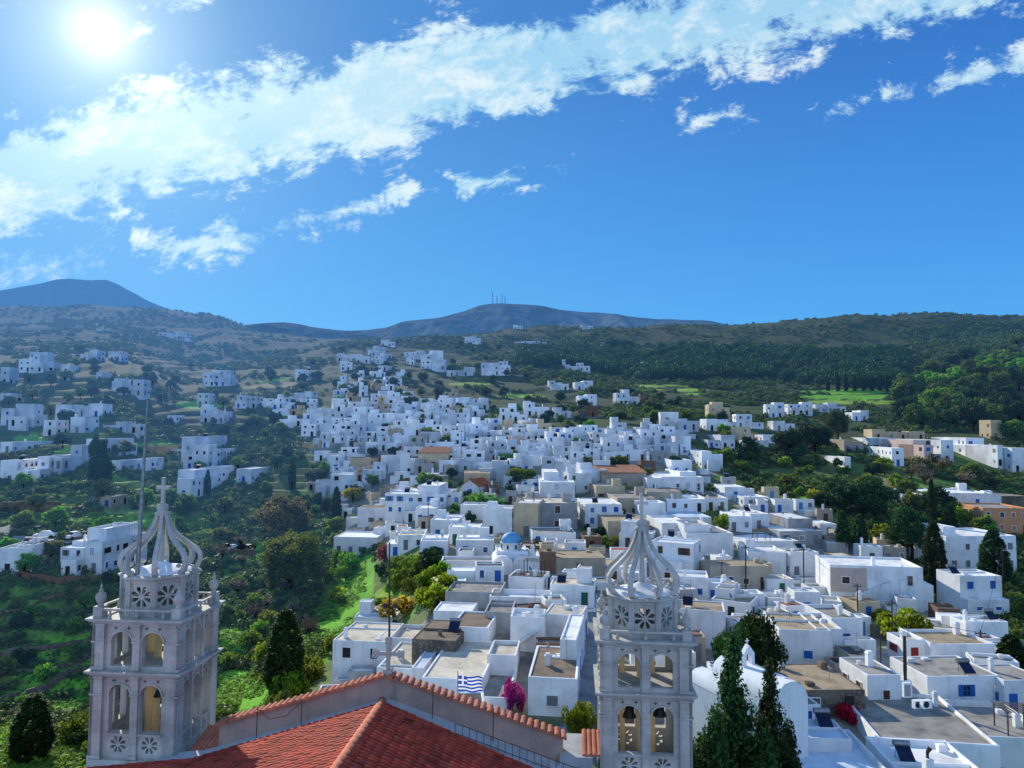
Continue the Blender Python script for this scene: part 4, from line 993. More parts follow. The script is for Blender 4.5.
    n(725,746,487,500,484,0,'w','w','blue','white tower house with one small window at the edge of the trees', par=.2, cl=0, dens=.6)
    n(744,770,497,508,494,4,'w','w','greyw','low white house stepping down beside the tower house', par=.2, cl=.2)
    n(705,728,498,511,489,-3,'w','b','brownw','white house with cluttered pergola roof', par=.4, cl=.9)
    n(667,706,499,512,493,3,'w','w','dark','white house with terrace beside the flat concrete-roofed grey-beige house', par=.2, skip=0, cl=.1)
    n(648,682,492,508,486,0,'b','g','brownw','grey-beige house with flat concrete roof near the tree edge', par=.15, cl=.2, skip=.5)
    n(662,704,477,491,472,3,'w','w','dark','white two-storey house with roof pavilion at the tree edge', par=.2, cl=.3, vols=[(.6,1.0,.3,1.0,.9)])
    n(647,662,478,492,474,3,'w','w','green','slim white house beside the long brown tiled roof', par=.2, cl=0)
    n(601,647,473,487,465,2,'b','o','brownw','house with long weathered brown tiled roof in the middle of town', style='gable_x', rise=1.3, win=False, cl=0)
    n(617,656,498,518,490,3,'b','g','brownw','grey-beige two-storey house with brown windows and flat concrete roof', accs=('brownw',), skip=.2, par=.2, cl=.1)
    n(596,625,486,501,482,3,'c','g','brownw','plain beige cube house below the long brown tiled roof', accs=('brownw',), skip=.6, par=.1, cl=.1)
    n(585,622,504,528,498,2,'w','w','blue','white two-storey house with deep blue windows and white roof ledge', skip=.15, par=.2, cl=.1, kinds=('shutter',))
    n(608,650,521,540,514,4,'b','t','dark','beige blank wall house with tan roof behind the belfry cross', par=.1, win=False, cl=0)
    n(540,575,482,503,473,0,'w','w','blue','tall blue-shaded white house with two small low windows behind the cream mansion', door=False, dens=.6, par=.15, cl=.2, vols=[(.15,.6,.3,.9,2.0)])
    n(521,541,479,490,475,0,'w','w','blue','little white house with a bright blue window beside the round dark tree', par=.2, cl=0)
    n(538,577,503,531,497,2,'g','c','brownw','grey section of the old mansion with three tall shuttered windows', skip=0, dens=.6, door=False, storeys=2, kinds=('shutter',), par=.25, cl=0, sides='f', big=1.35)
    n(513,538,504,536,498,-8,'c','w','greyw','cream-walled old mansion wing with tall windows beside the blue-domed chapel', skip=.2, dens=.75, storeys=1, kinds=('shutter',), par=.25, cl=0, sides='fl', big=1.2)
    n(532,576,533,547,527,2,'w','g','blue','low white annex with grey lean-to roof under the old mansion', par=.1, cl=.1, skip=.6)
    # --- centre and lower centre
    n(554,606,558,576,550,3,'b','t','brownw','wide stained house with tan earth roof behind the plain white green-door house', par=.12, cl=.2, skip=.7)
    n(540,556,552,574,549,0,'n','t','brownw','narrow brown unplastered wall house beside the chapel', par=.05, win=False, cl=0)
    n(550,594,585,607,577,-10,'w','c','green','white house with sandy white roof and dark green door', skip=.4, par=.15, cl=.1, sides='fr')
    n(514,540,556,573,551,2,'w','w','blue','white house with bright blue window just below the blue-domed chapel', skip=0, dens=.8, par=.15, cl=.1)
    n(456,494,540,558,534,2,'w','w','blue','white house with bright blue door beside the blue-domed chapel', skip=.1, dens=.9, par=.15, cl=.1)
    n(441,496,561,572,556,2,'w','g','greyw','low white terrace house with flowered yard below the bright blue door', par=.4, win=False, cl=.3)
    n(508,543,577,594,573,-14,'w','d','dark','small white cube house with dark roof and two dark windows', skip=0, par=.2, cl=.1, sides='r', depth=5)
    n(489,551,597,612,589,-5,'w','w','greyw','wide white parapet roof with satellite dish above the outside stair house', par=.6, win=False, cl=.4)
    n(484,512,612,634,600,-5,'g','g','greyw','grey concrete roof terrace beside the outside stair house', par=.2, win=False, cl=.2)
    H, w, h, dp, b = n(510,544,617,652,608,-6,'w','w','blue','white house with outside stair climbing its blank wall, above the pink bougainvillea', par=.5, win=False, cl=.2, fin=False)
    st = MB()
    for k in range(8): st.box(-w*.30+k*.30, -w*.30+(k+1)*.30-.003, -.55, -.004, h*.25+k*.22, h*.25+k*.22+.22)
    st.build('stair', M['white'], H.root); H.done('white house with outside stair climbing its blank wall, above the pink bougainvillea')
    n(544,581,615,645,604,-14,'w','c','blue','white house with tan roof and two blue doors round the corner, beside the outside stair', skip=0, par=.12, cl=.15, sides='r')
    n(528,577,678,717,646,-7,'w','b','greyw','white house with brown earth roof and one grey shuttered window, by the pink bougainvillea', skip=0, dens=.35, door=False, kinds=('shutter',), par=.12, cl=0)
    n(560,577,640,690,626,-10,'w','w','blue','tall white lane house with blue shutters facing the lane behind the belfry', skip=0, par=.15, cl=0, sides='r', depth=10)
    n(487,516,655,676,640,-6,'w','c','greyw','sandy courtyard terrace below the outside stair house', par=.4, win=False, cl=.1)
    n(462,508,697,716,667,-6,'w','g','blue','white-walled blue-grey terrace behind the striped flag', par=.7, win=False, cl=0)
    n(421,482,679,700,640,-7,'w','c','blue','broad cream roof house with low white front wall behind the striped flag', par=.12, win=False, cl=.2)
    n(411,424,668,690,645,-7,'w','s','dark','narrow white roof light room beside the broad cream roof', par=.1, win=False, cl=0, depth=7)
    n(376,416,668,692,642,-7,'w','c','greyw','white house with cream roof and stubby chimneys beside the small conifer', par=.15, win=False, cl=.8)
    n(331,386,641,690,622,-6,'w','c','dark','tall white house with cream roof at the edge of the green valley', skip=.7, par=.15, cl=.4, vols=[(.75,1.65,.25,1.0,-.4)])
    n(353,396,617,640,606,-4,'w','s','dark','white house with pale blue roof at the valley edge', skip=.7, par=.15, cl=.1, vols=[(.95,1.4,.1,.9,.0)])
    n(411,456,640,660,620,-9,'s','b','dark','low house with bare brown earth roof between white roofs', par=.06, win=False, cl=.1)
    n(449,488,627,646,611,-9,'w','b','greyw','low white house with brown earth roof and white rim', par=.2, win=False, cl=.1)
    n(433,472,611,626,602,-6,'w','w','greyw','small white house with flat white roof above the brown earth roofs', par=.15, win=False, cl=.3)
    n(445,500,592,608,581,-6,'g','g','greyw','cluttered grey roof house with cement patches above the brown earth roofs', par=.3, win=False, cl=.9)
    n(447,475,571,582,567,3,'w','w','greyw','little pale shed roof below the flowered yard', par=.1, win=False, cl=0)
    n(432,466,581,590,577,3,'w','w','greyw','low white wall block above the ochre vines', par=.1, win=False, cl=0)
    n(420,447,541,560,534,2,'w','w','blue','white cube house with small blue window above the green gully', skip=.2, par=.15, cl=.1)
    n(398,424,535,550,529,2,'w','c','greyw','white house with patched roof beside the pink bougainvillea tree', par=.15, cl=.3)
    n(333,377,537,556,531,-4,'w','w','greyw','white house standing alone at the head of the green field', par=.15, skip=.5, cl=.1)
    n(387,402,544,557,539,2,'w','w','blue','small white house half hidden by the pink bougainvillea tree', par=.1, cl=.1)
    n(430,458,520,540,514,-4,'w','w','blue','white house with blue openings standing just above the white cubes', par=.2, cl=.2)
    n(448,480,527,545,523,-3,'w','w','green','white house with green door between the blue-windowed house and the dome', par=.2, cl=.2)
    n(357,386,508,526,505,-4,'w','n' if False else 'b','greyw','white house with rusty brown lean-to roof below the yellow tree', par=.1, cl=.1)
    n(384,446,494,516,488,-5,'w','w','blue','large white villa with raised upper storey, beside the yellow tree', skip=.3, par=.2, cl=.8, vols=[(.5,.85,.2,.9,1.9)], accs=('blue','ltblue','dark'))
    n(415,436,508,524,503,-4,'w','w','blue','white house with blue openings below the large raised villa', par=.2, cl=.2)
    n(461,478,480,497,475,-20,'w','r','blue','small white gabled chapel with bright red tiled roof', style='gable_y', rise=1.6, depth=9, skip=0, cl=0, big=.9, cat='chapel', name='chapel')
    n(464,490,473,486,469,3,'c','t','brownw','peach-walled house behind the red-roofed chapel', par=.1, cl=.1, skip=.6)
    n(418,448,453,468,448,0,'c','o','dark','pale stone hall with brown tiled roof and arched windows', style='gable_x', rise=1.4, skip=.0, cl=0, sides='f')
    n(380,408,456,466,453,0,'n','o','dark','ruined reddish brown wall house among greenery', par=.1, win=False, cl=0)
    n(350,378,458,468,455,2,'c','o','dark','low house with pinkish tiled lean-to roof', par=.1, cl=.1, skip=.6)
    # --- left slope, white villas in the trees
    lv = lambda *a, **k: n(*a, **dict(dict(par=.25, cl=.4, skip=.3, art=True, accs=('blue','dark','dark','greyw')), **k))
    lv(0,52,548,577,541,8,'w','c','blue','low white house with cream roof beside the car park', sides='fr', vols=[(.45,1.0,.1,1.0,.5)])
    lv(59,135,543,575,533,-8,'w','w','blue','white villa of stepped cubes on a dark red base wall, behind the flagpole belfry', skip=.15, vols=[(.32,.8,.25,1.0,2.1),(.0,.3,.2,.9,.0)])
    lv(0,72,460,482,455,2,'w','w','dark','long white two-storey villa with balconies and small chimneys', vols=[(.72,1.0,.1,.9,.8)], skip=.1)
    lv(54,102,446,467,440,-4,'w','w','dark','white villa of three stepped terraces beside the dark pine', vols=[(.0,.45,.5,1.2,1.6),(.7,1.0,-.3,.1,-3)])
    lv(0,21,442,454,438,0,'w','w','blue','small white house cut by the picture edge above the long villa')
    lv(43,65,420,436,416,0,'w','w','dark','white cube house alone above the stepped terraces')
    lv(70,95,417,433,413,0,'w','c','dark','white house with tan terrace wall beside the lone cube')
    lv(58,112,403,417,399,3,'w','c','dark','long white villa with sandy roof spread among dark bushes')
    lv(0,45,408,426,403,-3,'w','w','dark','two-level white villa at the picture edge, above the lone cube', vols=[(.35,.9,.2,1.0,1.3)])
    lv(0,19,393,403,390,0,'w','w','dark','low white house at the picture edge above the two-level villa')
    lv(103,148,422,433,418,2,'w','o','dark','low white bungalow straight behind the flagpole')
    lv(112,151,380,395,376,2,'w','w','dark','white villa of two joined cubes, straight above the flagpole tip', vols=[(.0,.35,.2,.9,.9)])
    lv(20,61,355,372,350,3,'w','w','dark','large white three-part villa high on the slope at the picture edge', vols=[(.2,.75,.3,1.0,1.8)])
    lv(62,74,365,373,361,0,'w','w','dark','small white annex beside the large three-part villa')
    lv(82,104,350,361,346,0,'w','w','dark','hazy white villa high on the slope beyond the three-part one')
    lv(108,128,351,361,348,0,'w','w','dark','hazy white villa with twin gables high on the slope')
    lv(159,192,331,339,328,2,'w','w','dark','long hazy white complex near the crest under the far mountain')
    lv(97,113,329,332,327,0,'w','w','dark','tiny white strip of a house close to the left crest')
    lv(0,15,367,384,363,0,'w','w','dark','white house at the picture edge below the three-part villa')
    lv(60,75,375,381,373,0,'w','w','dark','tiny low white shed below the small annex')
    lv(96,106,372,381,370,0,'w','w','dark','tiny white cube above the two joined cubes')
    lv(202,237,372,386,368,-5,'w','w','dark','white villa with stepped roofline alone beside the tan field', vols=[(.25,.9,.3,1.0,1.0)])
    lv(197,214,393,406,389,0,'w','w','dark','white house among trees below the tan field')
    lv(200,232,407,423,403,0,'w','w','dark','white terraced house half hidden by trees in the middle of the left slope', vols=[(.0,.3,.2,.9,1.2)])
    lv(236,262,395,408,390,-4,'w','w','red','white house just downhill of the tan field')
    lv(167,182,415,423,412,0,'w','w','dark','small white box house alone in dark trees')
    lv(181,236,437,469,431,0,'w','w','blue',"tallest white villa on the slope beyond the flagpole belfry's cross", vols=[(.5,1.0,-.15,.1,-2.6)], skip=.05, storeys=2)
    lv(177,206,470,496,464,-4,'w','w','blue','white stepped house below the tallest slope villa', vols=[(.55,1.4,-.2,.5,-2.4)])
    lv(236,262,469,483,465,-4,'w','w','blue','plain white house beside the brown-leafed tree')
    lv(109,128,461,473,457,0,'w','w','dark','small white gabled house beside the dark pine')
    lv(100,119,497,508,494,0,'b','w','dark','small pale kiosk house by the bend of the lane', skip=.5)
    lv(125,168,447,454,444,0,'b','g','dark','low stone barn with a flat roof in the terraced field', win=False, cl=0)
    lv(168,195,449,457,446,0,'w','w','dark','low white outhouse beside the stone barn')
    # --- far slope, one by one
    fv = lambda x0,x1,yt,yb,wl,lab,**k: n(x0,x1,yt,yb,yt-3,k.pop('yaw',rnd.uniform(-8,8)),wl,k.pop('rf','w'),'dark',lab,**dict(dict(par=.25, cl=.3, skip=.3, art=True, accs=('dark','dark','greyw','blue')), **k))
    fv(295,312,369,381,'w','white house with a small bell wall, alone where the left slope meets the town', vols=[(.8,.95,.2,.5,1.6)])
    fv(294,316,391,402,'w','white villa in green trees at the head of the left slope')
    fv(337,364,353,361,'w','long low white house at the top of the town, beneath the mountain foot')
    fv(356,372,356,363,'w','white cube house at the very top of the town')
    fv(368,386,346,356,'w','white house near the saddle between the hills')
    fv(381,396,340,346,'w','topmost white house of the saddle, straight under the mountain shoulder')
    fv(403,432,351,359,'w','wide white house group on the slope below the saddle')
    fv(421,447,353,370,'w','stacked white villa on a green knoll below the masts', vols=[(.3,.85,.3,1.0,2.0)])
    fv(447,474,367,376,'w','low white terraced villa beside the stacked villa')
    fv(481,508,361,375,'w','white villa with broad white terrace wall below the masts', vols=[(.3,1.1,-.3,.2,-3)])
    fv(465,481,336,343,'w','white house close under the ridge, below the masts')
    fv(513,523,325,329,'w','tiny white chapel on the skyline of the hill below the summit')
    fv(580,593,325,329,'w','tiny white house on the skyline between the masts and the bare ridge')
    fv(514,548,341,344,'w','thin pale row of low ruins on the dark slope', win=False, cl=0)
    fv(562,590,363,371,'w','long white chapel with a raised bell wall among dark woods', vols=[(-.02,.1,.0,.6,2.6)], cl=0)
    fv(640,653,362,370,'w','small white house in the dark pine wood')
    fv(548,569,381,390,'w','white house beside a pale dirt track')
    fv(574,593,381,390,'w','white house across the gap from the pale dirt track')
    fv(523,549,403,416,'w','wide white house on the green slope above the dense town', vols=[(.0,.3,.2,.8,.9)])
    fv(552,571,407,418,'w','narrower white house on the green slope above the dense town')
    fv(578,597,394,406,'w','white cubic house above the brown ruin')
    fv(577,598,406,417,'n','brown stone ruin with empty openings', cl=0, rf='b')
    fv(614,638,393,405,'w','white mansion with raised middle and many dark windows', vols=[(.35,.65,.2,.9,1.6)], dens=1.4)
    fv(638,657,394,405,'s','grey-brown stone house joined to the white mansion', rf='g')
    fv(657,698,414,430,'w','long white house beside a slim dark cypress', vols=[(.0,.5,.3,1.0,.9)])
    fv(639,652,422,436,'w','narrow white house with raised top beside a slim dark cypress', vols=[(.2,.8,.1,.5,1.2)])
    fv(704,729,405,420,'c','cream tiered house above the edge of the gardens', vols=[(.2,.75,.2,.8,1.5)], rf='w')
    fv(701,726,419,431,'w','white house under the cream tiered one')
    fv(731,752,414,428,'w','white house beside the small lime shrub')
    fv(690,735,435,449,'w','long pale two-storey house with many windows', dens=1.6, skip=.05)
    fv(686,724,452,469,'w','broad blank white house at the tree edge', skip=.6)
    fv(657,692,460,475,'w','white house with four small windows above the roof pavilion', skip=.1)
    fv(722,770,440,447,'w','long low white house at the upper edge of the gardens', skip=.5)
    fv(762,784,402,418,'w','white house at the end of the terrace row below the bright field')
    fv(784,812,402,415,'w','middle white row house below the bright field', skip=.05)
    fv(812,845,403,413,'w','white row house with many windows below the bright field', dens=1.5, skip=.05)
    fv(845,869,410,421,'w','white house with dark terrace beside the bright field')
    fv(768,794,421,431,'w','low white house among dark pines below the row houses')
    fv(863,924,430,440,'c','long cream hall with flat roof', rf='c', skip=.6)
    fv(867,896,438,450,'w','white house directly below the cream hall', dens=1.4)
    fv(830,864,440,452,'b','grey-beige house in the trees beside the cream hall', rf='g', skip=.5)
    fv(884,904,448,466,'w','white house beside the pink-walled house, on the tree side', dens=1.2)
    fv(900,932,440,462,'p','pink-walled house between white neighbours', vols=[(.0,.5,-.2,.3,-1.5)])
    fv(932,954,440,462,'w','white two-storey house with dark windows by a pine', skip=.0)
    fv(954,984,438,455,'w','white house with plain blue-shaded wall by a pine', skip=.6)
    fv(974,1004,446,465,'w','white house with a low bay among garden terraces', vols=[(.0,.3,-.2,.4,.5)])
    fv(1000,1030,448,472,'w','white house with long terrace wall at the picture edge', skip=.3)
    fv(983,1002,420,439,'c','square cream tower house beside the pine wood', skip=.2)
    fv(840,851,457,469,'w','tiny white kiosk alone in green gardens', win=False, cl=0)
    # --- chapel with blue dome
    b = hit(513, 575); p = at(513, 551, b[1]+3); wd = at(535,575,b[1])[0]-at(495,575,b[1])[0]
    H = House((b[0], b[1], b[2]), R(4), M['white'], M['roof_white'], 'blue', False, 'chapel')
    ht = at(513, 562, b[1])[2]-b[2]; H.vault(-wd*.5, -.05, 0, 6.5, ht*.85, wd*.2); H.vault(.05, wd*.5, .4, 6.9, ht*.85, wd*.2); H.box(-wd*.4, wd*.4, 1.6, 7.2, ht+1.2, .2)
    H.openings('f', .6, 1, ('blue',), ('window',), .8, .3)
    dome_z = ht+1.2; rr = (at(523.5,545,b[1]+4)[0]-at(502.5,545,b[1]+4)[0])/2; hd_ = at(513,543,b[1]+4)[2]-b[2]-dome_z
    m = MB(); m.lathe([(rr,0),(rr,hd_),(rr+.10,hd_+.02),(rr+.10,hd_+.14),(rr-.05,hd_+.16)], 20, c=(0,4.4,dome_z)); m.build('drum', M['white'], H.root)
    for k in range(8): a = math.pi/4*k+.39; add_opening(H.root, rr*math.sin(a), 4.4-rr*math.cos(a), dome_z+hd_*.25, a, .35, hd_*.55, 'dark', 'window', True)
    m = MB(); m.lathe([((rr-.02)*math.cos(t), hd_+.161+(rr*.92)*math.sin(t)) for t in [math.pi/2*i/9 for i in range(9)]] + [(.05, hd_+.16+rr*.93),(.05,hd_+.16+rr*.93+.15)], 22, c=(0,4.4,dome_z)); m.build('dome', M['dome_blue'], H.root)
    m = MB(); z = dome_z+hd_+.3+rr*.92; m.box(-.04,.04,4.36,4.44,z,z+.7); m.box(-.22,-.041,4.36,4.44,z+.38,z+.46); m.box(.041,.22,4.36,4.44,z+.38,z+.46); m.build('cross', M['white'], H.root)
    RECTS.append((495,535,530,580,b[1])); HOUSES.append((H, 513, 553, 'chapel with a sky-blue dome on a white drum, beside the cream mansion')); H.done('chapel with a sky-blue dome on a white drum, beside the cream mansion', 'chapel', None)
    # --- white barrel-vaulted chapel beside the conifers, with its bell arch
    Y = 60.0; p = at(786, 700, Y); z = gz(p[0], Y)
    H = House((p[0], Y, z), R(24), M['white'], M['roof_white'], 'blue', False, 'chapel')
    topz = at(752, 655, Y+4)[2]-z
    H.vault(-1.75, 1.75, -.6, 7.2, topz-2.3, 1.6); H.vault(-4.4, -1.9, 3.2, 7.0, topz-2.5, 1.1)
    m = MB(); bz = topz+.0; a = 1.3; m.panel([(-.62,-1.2),(.62,-1.2),(.62,1.0),(.0,1.75),(-.62,1.0)], [arch(0,.55,-.1,1.05)], 4.0, 4.45, Matrix.Translation((-.2,0,bz-.75))); m.build('bell_arch', M['white'], H.root)
    m = MB(); m.box(-.04,.04,4.18,4.26,1.74,2.25); m.box(-.2,-.041,4.18,4.26,2.0,2.08); m.box(.041,.2,4.18,4.26,2.0,2.08); m.xform(Matrix.Translation((-.2,0,bz-.75))); m.build('cross', M['white'], H.root)
    RECTS.append((696,795,635,730,Y)); HOUSES.append((H, 750, 660, 'white barrel-vaulted chapel with a pointed bell arch, behind the dark conifers')); H.done('white barrel-vaulted chapel with a pointed bell arch, behind the dark conifers', 'chapel', None)

# ------------------------------------------------------------------ the rest of the dense town
DENSE = [  # (y, [(x from, x to)])
 (352,[(345,362)]),(358,[(338,350),(372,392)]),(364,[(340,356),(374,388),(405,420)]),(371,[(345,395)]),(378,[(352,380),(376,404)]),(385,[(338,352),(352,405)]),(391,[(336,410)]),(397,[(338,420)]),
 (403,[(345,470),(240,300)]),(409,[(330,490),(250,318)]),(415,[(270,480)]),(421,[(300,470),(498,520)]),(427,[(280,500),(512,548),(700,762)]),(432,[(300,545),(694,745)]),(437,[(300,700)]),(442,[(318,770)]),(447,[(306,700)]),
 (452,[(350,735)]),(457,[(400,660)]),(462,[(312,350),(408,655),(690,728)]),(467,[(420,600)]),(472,[(330,365),(385,415),(428,600)]),(477,[(335,400),(395,440),(490,520),(538,600)]),(483,[(340,385),(496,522)]),(489,[(310,350),(500,600)]),(495,[(312,350),(565,600)]),(503,[(626,660)]),
 (514,[(622,662)]),(520,[(460,500)]),(528,[(640,668)]),(536,[(480,506)]),(550,[(618,690)]),(562,[(640,712)]),(575,[(612,640),(650,678)]),
 (548,[(700,752)]),(608,[(735,795)]),(620,[(700,735)]),
]
def build_dense():
    r = random.Random(23); cnt = 0; SM = MB(); ACC = ['blue','dark','brownw','ltblue','green']
    for y, spans in sorted(DENSE, key=lambda t: -t[0]):
        for a, b_ in spans:
            x = a + r.uniform(0, 4)
            while x < b_ - 6:
                g = hit(x, y + r.uniform(-1.5, 1.5)); Y = g[1]; ppm = F / Y
                w = r.uniform(4.6, 8.2) if Y < 200 else r.uniform(3.6, 7.0); wp = w*ppm; st = 1 if r.random() < .72 else 2; h = (2.9 if st == 1 else 5.0) + r.uniform(-.4, .4) - (.3 if Y > 200 else 0); hp = h*ppm
                x0, x1, yt = x, x + wp, y - hp
                bad = False
                for (q0,q1,qt,qb,qY) in RECTS:
                    ox = min(x1,q1)-max(x0,q0); oy = min(y,qb)-max(yt,qt)
                    if ox > 0 and oy > 0 and ox*oy > .36*min((x1-x0)*(y-yt), (q1-q0)*(qb-qt)): bad = True; break
                if not bad:
                    far = Y > 190; u = r.random(); wl = 'w' if u < .90 else r.choice('cbbgp'); rf = r.choice('wwwwwcgt')
                    wm = M['white_far'] if far and wl == 'w' else M[WALLN[wl]]; rm = M['roof_white_far'] if far and rf == 'w' else M[ROOFN[rf]]
                    acc = r.choice(('blue','blue','dark','dark','brownw','ltblue','green')); P = at((x0+x1)/2, y, Y)
                    stf = len(HOUSES) >= 298
                    H = House((P[0], Y, gz(P[0], Y)), R(float(vnoise(P[0]/26, Y/26, 5))*64-32 + r.uniform(-5,5)), wm, rm, acc, far, 'house', r)
                    if stf: H.stuff = []
                    dp = r.uniform(4.5, 8) if Y < 200 else r.uniform(4, 6.5)
                    H.box(-w/2, w/2, 0, dp, h); v = r.random()
                    if v < .40: s_ = r.choice((0,.5)); H.box(-w/2+s_*w+.02, -w/2+(s_+.48)*w, dp*.3, dp*.95, h+r.uniform(1.0,2.3))
                    elif v < .75: s_ = r.choice((-1,1)); ww = r.uniform(2.2,4); H.box(w/2 if s_ > 0 else -w/2-ww, w/2+ww if s_ > 0 else -w/2, r.uniform(-1.5,1), dp*.8, h*r.uniform(.5,.85))
                    if r.random() < .3: H.box(-w*.3, w*.3, -2.2, .0-.01, min(2.7,h*.6))
                    H.openings('flr', 1.15 if far else 1.0, st, (acc, acc, 'dark'), None, 1.0, .3); 
                    if not stf: H.clutter(.45 if not far else .3)
                    else:
                        mx = Matrix.Translation(H.root.location) @ Matrix.Rotation(H.root.rotation_euler.z, 4, 'Z')
                        wi = ACC.index(acc)
                        for src, mi in [(H.w, 0 if wl == 'w' else (1 if wl in 'cp' else 2)), (H.d, 3 if rf in 'wc' else 4)] + [(q, 5 + (wi if r.random() < .6 else 1)) for q in H.stuff]:
                            src.xform(mx); SM.add(src.v, src.f, mi)
                        HOUSE_PTS.append((P[0], Y+dp/2, max(w, dp)*.5)); bpy.data.objects.remove(H.root); RECTS.append((x0,x1,yt,y,Y)); cnt += 1; x += wp*(r.uniform(.72, 1.0) if y > 404 else r.uniform(1.0, 2.3)); continue
                    look = ('white ' if wl == 'w' else dict(c='cream ',b='beige ',g='grey ',p='pinkish ')[wl]) + ('two-storey house' if st == 2 else 'low house')
                    H.done(None, 'house'); RECTS.append((x0,x1,yt,y,Y)); HOUSES.append((H, (x0+x1)/2, (y+yt)/2, None)); H.look = look; cnt += 1
                    x += wp*(r.uniform(.72, 1.0) if y > 404 else r.uniform(1.0, 2.3))
                else: x += 4
    if SM.f:
        o = SM.build('distant_town', [M['white_far'], M['cream'], M['beige'], M['roof_white_far'], M['roof_grey']] + [M['acc_'+a] for a in ACC]); tag(o, 'dense mass of small white houses stacked up the far end of town', None, None, 'stuff')
    print('dense houses', cnt, 'all', len(HOUSES))

SHEDS = []
def build_sheds():
    """lean-tos, yard rooms and low outbuildings squeezed into the gaps between the near houses"""
    r = random.Random(41); n = 0
    def blocked(x, y, m):
        for fx, fy, rz, boxes in FOOT:
            if abs(fx-x) > 24 or abs(fy-y) > 34: continue
            c, s_ = math.cos(rz), math.sin(rz); dx, dy = x-fx, y-fy; a, b = dx*c + dy*s_, -dx*s_ + dy*c
            for (x0,x1,y0,y1,h) in boxes:
                if x0-m < a < x1+m and y0-m < b < y1+m: return True
        return False
    for _ in range(2600):
        if n >= 150: break
        px, py = r.uniform(325, 1030), r.uniform(470, 745)
        if not bool(in_poly(np.array([px]), np.array([py]), VILLAGE)[0]) or (572 < px < 606 and py > 600): continue
        if any(abs(px-a) < b and -6 < py-c < 46 for a, b, c in ((512,30,700),(848,26,712),(905,44,630),(578,30,725),(404,70,600),(383,24,552),(346,40,570))): continue
        g = hit(px, py); w, dp = r.uniform(2.2, 5.0), r.uniform(2.0, 4.2)
        if blocked(g[0], g[1]+dp/2, max(w, dp)*.5) : continue
        h = r.choice((1.2, 1.9, 2.3, 2.6, 3.0)); u = r.random(); wl = 'w' if u < .66 else r.choice('bgsnc'); rf = r.choice('wwgtbcdgo')
        far = g[1] > 190; acc = r.choice(('blue','dark','brownw','ltblue','green','greyw'))
        H = House((g[0], g[1], g[2]), R(r.uniform(-16,16)), M['white_far'] if far and wl == 'w' else M[WALLN[wl]], M[ROOFN[rf]], acc, far, 'outbuilding', r)
        H.box(-w/2, w/2, 0, dp, h, r.choice((.08,.15,.3)))
        if r.random() < .4: H.box(-w/2-r.uniform(1.2,2), -w/2+.03, r.uniform(0,.6), dp*.8, h*.6, .1)
        if h > 1.8: H.openings('f', 1.3, 1, (acc,), None, .9, .25)
        H.clutter(.25); H.done(None, 'outbuilding', 'outbuildings between the houses')
        look = {'w':'white','b':'beige','g':'grey','s':'stone','n':'brown','c':'cream'}[wl] + ' outbuilding, ' + {'w':'white','g':'grey','t':'tan','b':'brown','c':'cream','d':'dark','o':'reddish'}[rf] + ' roof'
        SHEDS.append((H.root, px, py-6, look)); n += 1
    print('sheds', n)
